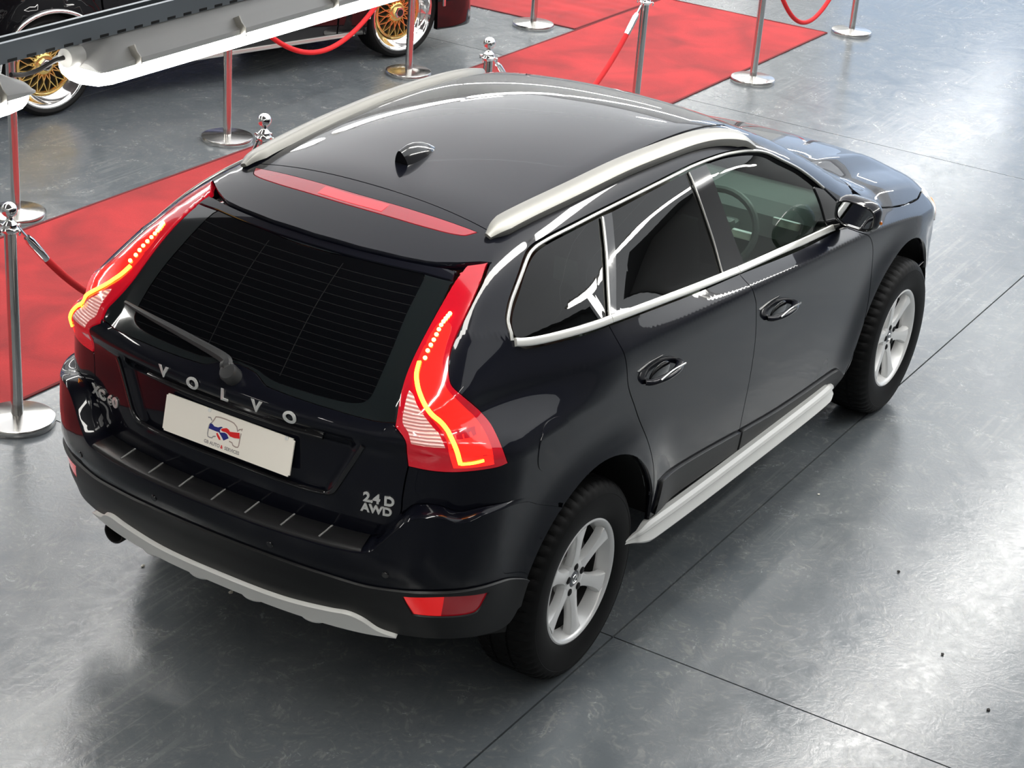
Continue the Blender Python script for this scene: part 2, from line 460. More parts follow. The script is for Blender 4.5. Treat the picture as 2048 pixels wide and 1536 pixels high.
# ------------------------------------------------------------------ the hall
def floor_material():
    m = bpy.data.materials.new('painted_concrete'); nt, N, L = nodes_of(m); b = N['Principled BSDF']
    tc = N.new('ShaderNodeTexCoord')
    def noise(scale, detail=5, dist=0., rough=.55, vec=None):
        n = N.new('ShaderNodeTexNoise'); n.inputs['Scale'].default_value = scale; n.inputs['Detail'].default_value = detail; n.inputs['Distortion'].default_value = dist; n.inputs['Roughness'].default_value = rough
        L.new(vec or tc.outputs['Object'], n.inputs['Vector']); return n.outputs['Fac']
    def ramp(v, a, b_, c0=0., c1=1.):
        r = N.new('ShaderNodeMapRange'); r.inputs[1].default_value = a; r.inputs[2].default_value = b_; r.inputs[3].default_value = c0; r.inputs[4].default_value = c1; L.new(v, r.inputs[0]); return r.outputs[0]
    def mixc(f, a, c):
        x = N.new('ShaderNodeMix'); x.data_type = 'RGBA'; L.new(f, x.inputs[0])
        for i, v in ((6, a), (7, c)):
            if isinstance(v, tuple): x.inputs[i].default_value = (*v, 1)
            else: L.new(v, x.inputs[i])
        return x.outputs[2]
    def math_(op, a, c):
        x = N.new('ShaderNodeMath'); x.operation = op
        for i, v in ((0, a), (1, c)):
            if isinstance(v, (int, float)): x.inputs[i].default_value = v
            else: L.new(v, x.inputs[i])
        return x.outputs[0]
    big = noise(.55, 4, .6); mid = noise(3.2, 7, 1.6, .65); fine = noise(22, 6, 2.2, .7); swirl = noise(9, 5, 4.0, .6)
    patch = ramp(math_('ADD', math_('MULTIPLY', big, .55), math_('MULTIPLY', mid, .45)), .40, .64)
    c = mixc(patch, (.108, .122, .134), (.146, .159, .167))
    trowel = math_('MULTIPLY', ramp(swirl, .52, .66), ramp(mid, .40, .62))
    c = mixc(math_('MULTIPLY', trowel, .55), c, (.27, .268, .26))
    c = mixc(math_('MULTIPLY', ramp(fine, .54, .74), .35), c, (.07, .075, .08))
    mp = N.new('ShaderNodeMapping'); mp.inputs['Scale'].default_value = (.22, 5.5, 1); mp.inputs['Rotation'].default_value = (0, 0, .12); L.new(tc.outputs['Object'], mp.inputs[0])
    streak = noise(6, 4, .4, .6, mp.outputs[0]); mask = ramp(noise(.9, 2, .3), .52, .62)
    c = mixc(math_('MULTIPLY', math_('MULTIPLY', ramp(streak, .53, .62), mask), .18), c, (.36, .36, .35))
    L.new(c, b.inputs['Base Color'])
    rr = math_('ADD', math_('MULTIPLY', ramp(mid, .36, .66), .13), math_('MULTIPLY', ramp(fine, .4, .7), .10))
    L.new(math_('ADD', rr, .10), b.inputs['Roughness'])
    b.inputs['Specular IOR Level'].default_value = .85
    bp = N.new('ShaderNodeBump'); bp.inputs['Strength'].default_value = .22; bp.inputs['Distance'].default_value = .006
    L.new(math_('ADD', math_('MULTIPLY', swirl, .6), math_('MULTIPLY', fine, .4)), bp.inputs['Height']); L.new(bp.outputs[0], b.inputs['Normal'])
    return m
M_floor = floor_material(); M_joint = mat('joint_dark', (.02, .02, .02), .9)
XJ = [-13.9, -7.5, -1.12, 5.26, 11.64, 18.0]; YJ = [-10.4, -5.6, -.885, 3.9+1.1, 9.7, 13.0]
fl = box('floor', (2.05, 1.3, -.075), (31.9, 23.4, .11), M_joint); tag(fl, 'grey painted concrete floor with straight saw-cut joints', None, None, 'structure')
for i in range(5):
    for j in range(5):
        x0, x1, y0, y1 = XJ[i], XJ[i+1], YJ[j], YJ[j+1]; g = .0035
        s = box('slab', ((x0+x1)/2, (y0+y1)/2, -.011), (x1-x0-2*g, y1-y0-2*g, .022), M_floor, fl)
M_wall = mat('white_wall', (.80, .80, .78), .8, noise=.05, nscale=1.5)
M_ceil = mat('ceiling_sheet', (.30, .30, .30), .7)
M_blue = mat('blue_paint', (.03, .06, .42), .4)
H = 5.6; X0, X1, Y0, Y1 = -13.5, 17.6, -10.0, 12.6
M_wall_d = mat('grey_wall', (.20, .20, .205), .8, noise=.05, nscale=1.5)
def struct(name, c, s, m, label, parent=None):
    return tag(box(name, c, s, m, parent), label, None, None, 'structure')
struct('wall_left', ((X0+X1)/2, Y1+.1, H/2), (X1-X0, .2, H), M_wall, 'plain white side wall of the hall')
struct('wall_right', ((X0+X1)/2, Y0-.1, H/2), (X1-X0, .2, H), M_wall_d, 'plain grey wall on the near side of the hall')
struct('wall_back', (X0-.1, (Y0+Y1)/2, H/2), (.2, Y1-Y0+.4, H), M_wall, 'white end wall behind the viewpoint')
wf = struct('wall_front', (X1+.1, -7.2, H/2), (.2, 5.6, H), M_wall, 'white end wall with a wide open doorway')
for c, s in (((X1+.1, 9.3, H/2), (.2, 6.6, H)), ((X1+.1, .8, 5.0), (.2, 10.4, 1.2))):
    box('wall_section', c, s, M_wall, wf)
struct('ceiling', ((X0+X1)/2, (Y0+Y1)/2, H+.05), (X1-X0+.4, Y1-Y0+.4, .1), M_ceil, 'light grey sheet ceiling of the hall')
M_glow = mat('translucent_sheet', (.7, .7, .7), .6, emit=(.95, .98, 1.0), estr=ROOF_E)  # self-lit sheets, added so the car roof and floor pick up a soft sheen
k = 0
for x in np.arange(-.8, 16.0, 3.0):
    o = box('window_%d' % (k+1), (x+1.5, 1.2, H-.02), (2.97, 19.6, .03), M_glow); tag(o, 'wide translucent roof sheet letting in soft daylight', None, None, 'structure'); k += 1
# unseen blue band added on the far side wall to reflect in the bonnet
tag(box('trim_1', (9.0, Y1-.01, 1.0), (14, .03, 1.3), M_blue), 'blue painted band along the side wall', None, None, 'structure')
# ------------------------------------------------------------------ red carpets
def carpet_mat():
    m = bpy.data.materials.new('red_carpet'); nt, N, L = nodes_of(m); b = N['Principled BSDF']; tc = N.new('ShaderNodeTexCoord')
    n1 = N.new('ShaderNodeTexNoise'); n1.inputs['Scale'].default_value = 2.2; n1.inputs['Detail'].default_value = 6; n1.inputs['Distortion'].default_value = .8; L.new(tc.outputs['Object'], n1.inputs['Vector'])
    n2 = N.new('ShaderNodeTexNoise'); n2.inputs['Scale'].default_value = 160; n2.inputs['Detail'].default_value = 3; L.new(tc.outputs['Object'], n2.inputs['Vector'])
    r = N.new('ShaderNodeValToRGB'); e = r.color_ramp.elements
    e[0].position = .30; e[0].color = (.26, .014, .016, 1); e[1].position = .70; e[1].color = (.54, .026, .028, 1)
    L.new(n1.outputs['Fac'], r.inputs[0])
    mx = N.new('ShaderNodeMix'); mx.data_type = 'RGBA'; mx.blend_type = 'MULTIPLY'; mx.inputs[0].default_value = .35; L.new(r.outputs[0], mx.inputs[6]); L.new(n2.outputs['Fac'], mx.inputs[7])
    L.new(mx.outputs[2], b.inputs['Base Color']); b.inputs['Roughness'].default_value = .95; b.inputs['Sheen Weight'].default_value = .12; b.inputs['Sheen Tint'].default_value = (1, .5, .5, 1)
    bp = N.new('ShaderNodeBump'); bp.inputs['Strength'].default_value = .4; bp.inputs['Distance'].default_value = .004; L.new(n2.outputs['Fac'], bp.inputs['Height']); L.new(bp.outputs[0], b.inputs['Normal'])
    return m
M_carpet = carpet_mat()
def carpet(name, x0, x1, y0, y1, label, z=.005):
    e = empty(name, ((x0+x1)/2, (y0+y1)/2, 0)); tag(e, label, 'carpet')
    bm = bmesh.new(); nx, ny = 40, 14
    vs = [[bm.verts.new(((x1-x0)*(i/nx-.5), (y1-y0)*(j/ny-.5), z+.0012*math.sin(i*1.3+j*.7))) for j in range(ny+1)] for i in range(nx+1)]
    for i in range(nx):
        for j in range(ny): bm.faces.new((vs[i][j], vs[i+1][j], vs[i+1][j+1], vs[i][j+1]))
    ex = bmesh.ops.extrude_face_region(bm, geom=list(bm.faces)); bmesh.ops.translate(bm, vec=(0, 0, -.0038), verts=[g for g in ex['geom'] if isinstance(g, bmesh.types.BMVert)])
    bm_obj('carpet_pile', bm, M_carpet, e, True, 40)
    M_edge = mat('carpet_binding', (.13, .012, .014), .9)
    for (c, s) in (((0, (y1-y0)/2), (x1-x0, .018)), ((0, -(y1-y0)/2), (x1-x0, .018)), (((x1-x0)/2, 0), (.018, y1-y0)), ((-(x1-x0)/2, 0), (.018, y1-y0))):
        box('binding_edge', (c[0], c[1], .004), (s[0], s[1], .007), M_edge, e, .002, 1)
    return e
carpet('carpet_runner', -4.2, 7.74, 2.115, 3.575, 'long red carpet runner passing behind the black SUV')
carpet('carpet_strip', 6.30, 7.72, 3.60, 9.4, 'short red carpet laid crosswise at the end of the long runner')
# ------------------------------------------------------------------ stanchions and ropes
def stanchion(x, y, label):
    e = empty('stanchion', (x, y, 0)); tag(e, label, 'stanchion', 'polished rope stanchions')
    lathe('base', [(0, .0), (.158, .0), (.160, .004), (.160, .022), (.157, .028), (.15, .031), (.045, .038), (.028, .042), (0, .042)], M_steel, e, n=56)
    lathe('pole', [(0, .035), (.0255, .035), (.0255, .875), (0, .875)], M_steel, e, n=28)
    lathe('collar', [(0, .868), (.030, .868), (.036, .874), (.038, .884), (.032, .892), (.030, .905), (.020, .915), (.013, .925), (.013, .935), (0, .935)], M_chrome, e, n=28)
    for a in range(4):
        r = PI/2*a
        pts = [(.034*math.cos(r), .034*math.sin(r), .882), (.052*math.cos(r), .052*math.sin(r), .888), (.056*math.cos(r), .056*math.sin(r), .878), (.052*math.cos(r), .052*math.sin(r), .868)]
        sweep('rope_ring', spline_pts(pts, 4), circ(.0045, 6), M_chrome, e)
    lathe('finial_ball', [(0, .925)]+[(.0335*math.cos(a), .965+.0335*math.sin(a)) for a in [(-80+160*i/16)*PI/180 for i in range(17)]]+[(0, .9985)], M_chrome, e, n=24)
    return e
NEAR = {'A': (-1.235, 1.975), 'B': (.43, 1.985), 'C': (2.405, 1.975), 'D': (4.235, 1.968), 'E': (6.02, 1.95), 'F': (7.885, 1.966)}
FAR = {'G': (.545, 3.76), 'H': (2.345, 3.78), 'I': (4.345, 3.81), 'J': (6.136, 3.88)}
LAB = {'A': 'steel stanchion nearest the viewer, whole height visible left of the SUV', 'B': 'steel stanchion mostly hidden behind the SUV, ball finial above its left roof rail',
       'C': 'steel stanchion behind the SUV roof, only its ball and collar showing', 'D': 'steel stanchion in front of the red carpet with a rope sloping down leftwards',
       'E': 'steel stanchion with its round base at the carpet edge beyond the SUV bonnet', 'F': 'rightmost steel stanchion at the corner of the red carpet',
       'G': 'steel stanchion at the far left behind the hanging lamp and red carpet', 'H': 'steel stanchion behind the lamp with a round base left of the SUV roof',
       'I': 'steel stanchion standing before the gold wheel at right of the old black car', 'J': 'steel stanchion with its base beside the crossing red carpets at the top'}
for k, (x, y) in {**NEAR, **FAR}.items(): stanchion(x, y, LAB[k])
def rope(a, b, sag, label):
    a = Vector((*a, .868)); b = Vector((*b, .868)); d = (b-a).normalized(); a = a+d*.052; b = b-d*.052
    mid = (a+b)/2; e = empty('rope', (mid.x, mid.y, 0)); tag(e, label, 'rope', 'red barrier ropes')
    pts = []
    for i in range(33):
        t = i/32; p = a.lerp(b, t); p.z -= sag*(1-(2*t-1)**2)*(1.0-.12*(2*t-1)**2); pts.append(p-Vector((mid.x, mid.y, 0)))
    sweep('rope_cord', pts[2:-2], circ(.0165, 12), M_rope, e)
    for q in (pts[:4], pts[-4:][::-1]):
        sweep('end_ferrule', [q[0].lerp(q[3], s) for s in (.28, .4, .9, 1.0)], circ(.0195, 12), M_chrome, e, scale=[.7, 1, 1, .9])
        sweep('snap_hook', [q[0].lerp(q[3], s) for s in (-.05, .1, .2, .32)], circ(.007, 8), M_chrome, e)
rope(NEAR['A'], NEAR['B'], .56, 'red rope hanging from the nearest stanchion and running behind the lit tail lamp')
rope(NEAR['C'], NEAR['D'], .50, 'red rope sloping down behind the SUV roof in front of the carpet')
rope(NEAR['E'], NEAR['F'], .60, 'red rope looping down at the far right end of the carpet')
rope(FAR['H'], FAR['I'], .50, 'red rope sagging in front of the old black car between its wheels')
# ------------------------------------------------------------------ the black SUV
suv = empty('suv', (0, 0, 0)); tag(suv, 'glossy black SUV with lit red tail lamps in the middle of the hall', 'car')
def P3(u, z, off=0., F=None):
    p, n = on_wrap(F or field, np.array([u]), np.array([z]), off); return Vector(p[0]), Vector(n[0])
def T3(x, y, off=0., F=None):
    p, n = on_top(F or field, np.array([x]), np.array([y]), off); return Vector(p[0]), Vector(n[0])
def top_line(xs, ys, F=None):
    p, n = on_top(F or field, np.array(xs, float), np.array(ys, float)); return [(float(a[0]), float(a[2])) for a in p]
RA = (-1.425, .385, .462); FA = (1.375, .375, .462)   # wheel arches
# --- outlines on the flank, (u, z)
belt_lo = [(-1.7608, 1.3463), (-1.7275, 1.3292), (-1.5484, 1.3115), (-1.3149, 1.2976), (-.727, 1.223), (-.306, 1.176), (.26, 1.111), (.74, 1.066)]
belt_hi = [(-1.7640, 1.3540), (-1.6013, 1.3415), (-1.3004, 1.3224), (-.692, 1.244), (-.323, 1.199), (.309, 1.135), (.622, 1.101), (.74, 1.088)]
trim_out = [(-1.7608, 1.3463), (-1.7818, 1.3862), (-1.7451, 1.4220), (-1.6850, 1.4625), (-1.5732, 1.5139), (-1.483, 1.545), (-1.391, 1.555), (-1.205, 1.559), (-1.018, 1.561), (-.672, 1.560), (-.362, 1.556), (-.221, 1.549), (-.046, 1.533), (.141, 1.502), (.276, 1.464), (.375, 1.417), (.498, 1.356), (.581, 1.303), (.66, 1.245), (.80, 1.135)]
q_glass = C((-1.035, 1.547))+[(-1.221, 1.546), (-1.4, 1.542), (-1.4776, 1.5319), (-1.5651, 1.5030), (-1.6646, 1.4514), (-1.7188, 1.4163), (-1.7485, 1.3821), (-1.7467, 1.3599), (-1.7220, 1.3445), (-1.5999, 1.3389), (-1.3382, 1.3248)]+C((-1.3006, 1.3204))+[(-1.184, 1.417), (-1.087, 1.503)]
r_glass = C((-.966, 1.545))+[(-.694, 1.545)]+C((-.384, 1.543))+[(-.396, 1.487), (-.399, 1.406), (-.405, 1.306)]+C((-.425, 1.210))+[(-.698, 1.243), (-1.007, 1.282)]+C((-1.244, 1.313))+[(-1.128, 1.402), (-1.032, 1.49)]
f_glass = C((-.241, 1.537))+[(-.069, 1.521), (.113, 1.490), (.235, 1.455), (.323, 1.410), (.447, 1.349), (.525, 1.300)]+C((.573, 1.266))+[(.591, 1.195)]+C((.598, 1.104))+[(.354, 1.131), (.063, 1.160)]+C((-.229, 1.188))+[(-.240, 1.265), (-.248, 1.449)]
b_pillar = C((-.384, 1.543))+C((-.241, 1.537))+[(-.248, 1.449), (-.240, 1.265)]+C((-.229, 1.188))+C((-.425, 1.210))+[(-.405, 1.306), (-.399, 1.406), (-.396, 1.487)]
c_div = C((-1.035, 1.547))+C((-.966, 1.545))+[(-1.032, 1.49), (-1.128, 1.402)]+C((-1.244, 1.313))+C((-1.302, 1.321))+[(-1.184, 1.417), (-1.087, 1.503)]
sail = C((.573, 1.266))+C((.66, 1.235))+C((.795, 1.125))+C((.735, 1.088))+C((.598, 1.104))+[(.591, 1.195)]
gap_rear = [(-1.3239, 1.2901), (-1.3125, 1.2253), (-1.2944, 1.1723), (-1.2620, 1.0739), (-1.185, .96), (-1.084, .806), (-1.031, .706), (-1.0, .613), (-.982, .50), (-.985, .43)]
gap_mid = [(-.318, 1.178), (-.311, 1.156), (-.295, 1.119), (-.255, 1.046), (-.208, .886), (-.197, .73), (-.202, .615), (-.205, .531), (-.21, .40)]
gap_front = [(.745, 1.066), (.80, 1.04), (.90, .99), (.965, .90), (.985, .78), (.97, .62), (.93, .50), (.89, .37)]
lamp_s = [(-1.7130, 1.5350), (-1.6946, 1.5372), (-1.6750, 1.5386), (-1.6530, 1.5390), (-1.6803, 1.5285), (-1.7057, 1.5175), (-1.7300, 1.5067), (-1.7550, 1.4972), (-1.8109, 1.4880), (-1.8643, 1.4779), (-1.9178, 1.4660), (-1.9664, 1.4532), (-2.0078, 1.4407), (-2.0424, 1.4289), (-2.0721, 1.4175), (-2.0966, 1.4065), (-2.1158, 1.3956), (-2.1314, 1.3848), (-2.1437, 1.3742), (-2.1527, 1.3631), (-2.1592, 1.3517), (-2.1634, 1.3408), (-2.1653, 1.3305), (-2.1655, 1.3208), (-2.1646, 1.3123), (-2.1633, 1.3057), (-2.1612, 1.3006), (-2.1562, 1.2948), (-2.1465, 1.2873), (-2.1336, 1.2785), (-2.1198, 1.2681), (-2.1048, 1.2561), (-2.0875, 1.2421), (-2.0690, 1.2258), (-2.0526, 1.2109), (-2.0407, 1.1995), (-2.0314, 1.1900), (-2.0241, 1.1821), (-2.0183, 1.1748), (-2.0148, 1.1675), (-2.0115, 1.1578), (-2.0094, 1.1472), (-2.0075, 1.1362), (-2.0057, 1.1246), (-2.0031, 1.1117), (-1.9991, 1.0983), (-1.9942, 1.0862), (-1.9886, 1.0745), (-1.9827, 1.0626), (-1.9945, 1.0602), (-2.0058, 1.0575), (-2.0211, 1.0559), (-2.0426, 1.0551), (-2.0672, 1.0544), (-2.0908, 1.0529), (-2.1128, 1.0511), (-2.1343, 1.0491), (-2.1559, 1.0473), (-2.1777, 1.0460), (-2.1995, 1.0450), (-2.2219, 1.0444), (-2.2449, 1.0445), (-2.2683, 1.0457), (-2.2924, 1.0468), (-2.2948, 1.0630), (-2.2971, 1.0800), (-2.2989, 1.0977), (-2.2994, 1.1149), (-2.3000, 1.1292), (-2.3043, 1.1417), (-2.3141, 1.1526), (-2.3277, 1.1623), (-2.3422, 1.1714), (-2.3412, 1.1866), (-2.3403, 1.2019), (-2.3397, 1.2156), (-2.3402, 1.2261), (-2.3415, 1.2349), (-2.3421, 1.2449), (-2.3419, 1.2580), (-2.3409, 1.2726), (-2.3389, 1.2869), (-2.3361, 1.2995), (-2.3320, 1.3114), (-2.3264, 1.3243), (-2.3187, 1.3384), (-2.3089, 1.3534), (-2.2967, 1.3689), (-2.2810, 1.3853), (-2.2614, 1.4024), (-2.2377, 1.4191), (-2.2079, 1.4356), (-2.1700, 1.4518), (-2.1240, 1.4670), (-2.0669, 1.4812), (-1.9936, 1.4946), (-1.9119, 1.5056), (-1.8369, 1.5134), (-1.7730, 1.5190), (-1.7428, 1.5239), (-1.7321, 1.5282), (-1.7227, 1.5317)]
def upto(P, q):   # slice of an outline between two of its points (closest)
    P = np.array(P); return [int(np.argmin(np.linalg.norm(P-np.array(a), axis=1))) for a in q]
i0, i1 = upto(lamp_s, [(-1.6507, 1.538), (-1.979, 1.059)]); lamp_outer = lamp_s[i0:i1+1]
i2 = upto(lamp_s, [(-2.294, 1.036)])[0]; lamp_bottom = lamp_s[i1:i2+1]; i3 = upto(lamp_s, [(-1.7451, 1.5146)])[0]; lamp_inner = lamp_s[i2:i3+1]
roof_side = top_line([.17, 0, -.2, -.5, -.9, -1.2, -1.4, -1.53], [-.5]*8)
pillar_out = top_line([1.03, .9, .75, .6, .45, .3], [-.70, -.672, -.642, -.61, -.572, -.535])
bump_top = [(-1.66, .782), (-1.70, .80), (-1.80, .845), (-1.866, .88), (-1.96, .905), (-2.06, .912), (-2.131, .90), (-2.193, .918), (-2.26, .910), (-2.301, .873), (-2.354, .803), (-2.389, .768), (-2.45, .756)]
tg_side = [(-2.2919, 1.0466), (-2.2998, 0.9999), (-2.3059, 0.9385), (-2.3101, 0.8755), (-2.345, .81), (-2.41, .775), (-2.47, .765)]
arch_r = arc(RA[0], RA[1], RA[2], 0, 122)      # from the door sill over the top to the bumper
arch_f = arc(FA[0], FA[1], FA[2], 180, 8)
# --- inner shell
shell = []
xs = np.linspace(1.86, -1.75, 40)
shell += [(float(a), float(z_belt(a))-.06) for a in xs]+[(-1.9, 1.27), (-2.2, 1.14), (UC, 1.14)]
low = arc(FA[0], FA[1], FA[2], 0, 180)+[(.84, .34), (-.94, .40)]+arc(RA[0], RA[1], RA[2], 0, 180)+[(-1.95, .40), (-2.2, .42), (UC, .42)]
low = [(1.86, .30)]+low
half = shell+low[::-1]
panel('body_shell', half, M_dark, suv, off=-.03, depth=0, step=.09); panel('body_shell', half, M_dark, suv, off=-.03, depth=0, step=.09, mirror=True)
box('underbody', (.05, 0, .34), (3.6, 1.20, .12), M_dark, suv, .03)
for ax in (RA, FA):
    for s in (-1, 1):
        vs = []; fs = []
        for i, (x, z) in enumerate(arc(ax[0], ax[1], ax[2]+.004, 8, 172, 24)):
            vs += [(x, s*.885, z), (x, s*.50, z)]
            if i: fs.append((2*i-2, 2*i-1, 2*i+1, 2*i))
        obj_from('wheel_arch_liner', vs, fs, M_dark, suv, True)
# --- doors, wings, quarters
rd = C(gap_rear[0])+[tuple(p) for p in belt_lo[4:5]]+C(gap_mid[0])
def poly(*parts):
    o = []
    for p in parts: o += p
    return o
def corners(P): return C(P[0])+list(P[1:-1])+C(P[-1])
belt_r = [(-1.3242, 1.2971), (-.727, 1.222), (-.318, 1.177)]; belt_f = [(-.318, 1.177), (.26, 1.110), (.745, 1.066)]
sill_r = [(-.21, .40), (-.6, .425), (-.985, .45)]; sill_f = [(.89, .345), (.4, .37), (-.21, .40)]
rear_door = smooth2(corners(belt_r)+corners(gap_mid)+corners(sill_r)+corners(gap_rear[::-1]))
front_door = smooth2(corners(belt_f)+corners(gap_front)+corners(sill_f)+corners(gap_mid[::-1]))
RD = both('rear_door', rear_door, M_paint, (suv, suv), gap=.0025, step=.03, rows=True)
FD = both('front_door', front_door, M_paint, (suv, suv), gap=.0025, step=.03, rows=True)
quarter = smooth2(corners(gap_rear[::-1])+corners([(-1.3242, 1.2971), (-1.5484, 1.3115), (-1.7275, 1.3292), (-1.7608, 1.3463)])+corners(trim_out)+C((.745, 1.066))+C((.86, 1.05))+corners(pillar_out)+roof_side+C(roof_side[-1])+[(-1.60, 1.563)]+C(lamp_outer[0]), closed=False)
quarter = quarter+lamp_outer+lamp_bottom+smooth2(tg_side, closed=False)+smooth2([(a, b+.012) for a, b in bump_top[::-1]], closed=False)
i4 = min(range(len(arch_r)), key=lambda i: abs(arch_r[i][0]+1.66)); quarter = quarter+arch_r[:i4+1][::-1]
clean = []
for p in quarter:
    if not clean or math.hypot(p[0]-clean[-1][0], p[1]-clean[-1][1]) > .002: clean.append(p)
BS = both('body_side', clean, M_paint, (suv, suv), gap=.0025, step=.03, rows=True, depth=.018)
hx = [.88, 1.0, 1.15, 1.33, 1.5, 1.7, 1.83]; hy = [-.775, -.79, -.815, -.835, -.838, -.822, -.79]
hood_side = top_line(hx, hy)
fender = smooth2(corners([(.86, 1.05)]+hood_side)+[(1.90, .82), (1.94, .70)]+C((1.93, .58))+corners([(a, b) for a, b in arc(FA[0], FA[1], FA[2], 26, 178, 24)])+C((.89, .345))+gap_front[::-1]+C(gap_front[0]))
FE = both('front_wing', fender, M_paint, (suv, suv), gap=.0025, step=.03, rows=True, depth=.02)
# sills and lower cladding
rocker = smooth2(C((.89, .345))+[(.4, .37), (-.21, .40), (-.6, .425)]+C((-.985, .45))+C((-.985, .36))+C((.90, .26)))
both('sill_panel', rocker, M_clad, (suv, suv), gap=.002, step=.05)
clad_r = smooth2(C((-.93, .575))+[(-.563, .537)]+C((-.214, .492))+C((-.222, .413))+[(-.6, .437)]+C((-.97, .462)))
clad_f = smooth2(C((-.196, .488))+[(.194, .444)]+C((.80, .405))+C((.86, .36))+[(.4, .382)]+C((-.20, .411)))
both('door_cladding', clad_r, M_clad, RD, off=.012, depth=.014, step=.05); both('door_cladding', clad_f, M_clad, FD, off=.012, depth=.014, step=.05)
# white sill strip: a bar with a raised upper lip, pointed at its rear end
def sill_strip(s):
    pts = [(-1.135, -.885, .395), (-1.08, -.905, .400), (-1.0, -.922, .402), (-.6, -.926, .386), (0, -.924, .364), (.5, -.918, .345), (.70, -.908, .338), (.735, -.895, .337)]
    pts = [(x, y*-s, z) for x, y, z in pts]
    prof = [(-.03, -.036), (.010, -.040), (.018, -.028), (.006, -.006), (.004, .008), (.014, .022), (.010, .034), (-.004, .042), (-.03, .036)]
    if s > 0: prof = [(-a, b) for a, b in prof][::-1]
    P = spline_pts(pts, 8); n = len(P); sc = [min(1., .15+.85*sstep(-1.135, -.98, np.array(p.x))*1.0) if p.x < -.9 else min(1., .55+.45*float(sstep(.735, .66, np.array(p.x)))) for p in P]
    sweep('sill_strip', P, prof, M_white, suv, scale=[float(v) for v in sc], angle=30)
sill_strip(-1); sill_strip(1)
# --- side windows and bright trim
for nm, P, mt, par in (('quarter_window', q_glass, M_glass_d, (suv, suv)), ('window_pane', r_glass, M_glass_d, RD), ('window_pane', f_glass, M_glass_f, FD)):
    both(nm, smooth2(P), mt, par, off=-.006, depth=0, gap=.0005, step=.05)
both('pillar_cover', smooth2(b_pillar), M_gloss, FD, off=-.002, depth=.01, gap=.001, step=.06)
both('mirror_sail', smooth2(sail), M_gloss, FD, off=-.001, depth=.012, gap=.001, step=.06)
both('pillar_cover', smooth2(c_div), M_gloss, RD, off=-.003, depth=.01, gap=.001, step=.06)
def line3(P, off, F=None, n=6):
    S = smooth2(P, n, closed=False); S = np.array(S); p, nn = on_wrap(F or field, S[:, 0], S[:, 1], off); return [Vector(v) for v in p], [Vector(v) for v in nn]
def bar_on(name, P, w, h, m, parents, off=0., F=None, round_=.35, both_sides=True):
    """a moulding that follows a line drawn on the body"""
    pts, ns = line3(P, off, F); out = []
    prof = rrect(w, h, min(w, h)*round_, 3)
    for s, par in (((1, parents[0]), (-1, parents[1])) if both_sides else ((1, parents[0]),)):
        vs = []; fs = []; k = len(prof); n = len(pts)
        for i in range(n):
            t = (pts[min(i+1, n-1)]-pts[max(i-1, 0)]).normalized(); side = ns[i].cross(t).normalized()
            for a, b in prof:
                q = pts[i]+side*a+ns[i]*b; vs.append((q.x, q.y*s, q.z))
        for i in range(n-1):
            for q in range(k): fs.append((i*k+q, i*k+(q+1) % k, (i+1)*k+(q+1) % k, (i+1)*k+q))
        fs += [tuple(range(k)), tuple(range((n-1)*k, n*k))]
        bm = bmesh.new(); bv = [bm.verts.new(v) for v in vs]
        for f in fs: bm.faces.new([bv[i] for i in f])
        out.append(bm_obj(name, bm, m, par, True, 40))
    return out
mid = lambda A, B: [((a[0]+b[0])/2, (a[1]+b[1])/2) for a, b in zip(A, B)]
bar_on('belt_moulding', [(-1.7767, 1.3558), (-1.6871, 1.3405), (-1.5609, 1.3288), (-1.3084, 1.3093)], .028, .017, M_bright, (suv, suv), .004)
bar_on('belt_moulding', [(-1.305, 1.309), (-.71, 1.233), (-.322, 1.187)], .028, .017, M_bright, RD, .004)
bar_on('belt_moulding', [(-.316, 1.186), (.285, 1.122), (.62, 1.090), (.735, 1.078)], .028, .017, M_bright, FD, .004)
tm = [(a, b-.006) for a, b in trim_out[1:]]
bar_on('window_trim', [(-1.7879, 1.3626)]+[(a+.004, b-.004) for a, b in trim_out[1:5]]+[(a, b-.006) for a, b in trim_out[5:11]], .012, .010, M_trim, (suv, suv), .001)
bar_on('window_trim', [(a, b-.006) for a, b in trim_out[10:-1]], .012, .010, M_trim, (suv, suv), .001)
bar_on('window_divider', [(-1.04, 1.543), (-1.093, 1.500), (-1.190, 1.414), (-1.3013, 1.3172)], .011, .009, M_trim, (suv, suv), .001)
bar_on('window_divider', [(-.388, 1.540), (-.400, 1.487), (-.404, 1.406), (-.410, 1.306), (-.430, 1.206)], .006, .007, M_trim, RD, .0)
# --- roof, spoiler, windscreen, bonnet
ys = np.linspace(-.5, .5, 15)
gapx = lambda y: -1.508-.075*(abs(y)/.5)**3*.25
roof_o = [(gapx(y), float(y)) for y in ys]+[(-.7, .5), (0, .5), (.17, .5)]+[(.17+.065*(1-(y/.5)**2), float(y)) for y in ys[::-1]][1:-1]+[(.17, -.5), (0, -.5), (-.7, -.5)]
panel('roof_panel', roof_o, M_paint, suv, 'top', gap=.0025, step=.04)
def te(y): a = abs(y); return float(np.interp(a, [0, .18, .26, .33, .42, .50, .545, .575], [-1.823, -1.815, -1.802, -1.790, -1.764, -1.712, -1.672, -1.648]))
sy = np.linspace(-.575, .575, 41)
spo = [(te(y), float(y)) for y in sy]+[(-1.60, .553), (-1.545, .52)]+[(gapx(y), float(y)) for y in ys[::-1]]+[(-1.545, -.52), (-1.60, -.553)]
brake = C((-1.556, .455))+[(-1.563, .37), (-1.575, .215), (-1.584, .0), (-1.575, -.215), (-1.563, -.37)]+C((-1.556, -.455))+[(-1.60, -.425), (-1.630, -.31), (-1.644, -.165), (-1.650, 0), (-1.644, .165), (-1.630, .31), (-1.60, .425)]
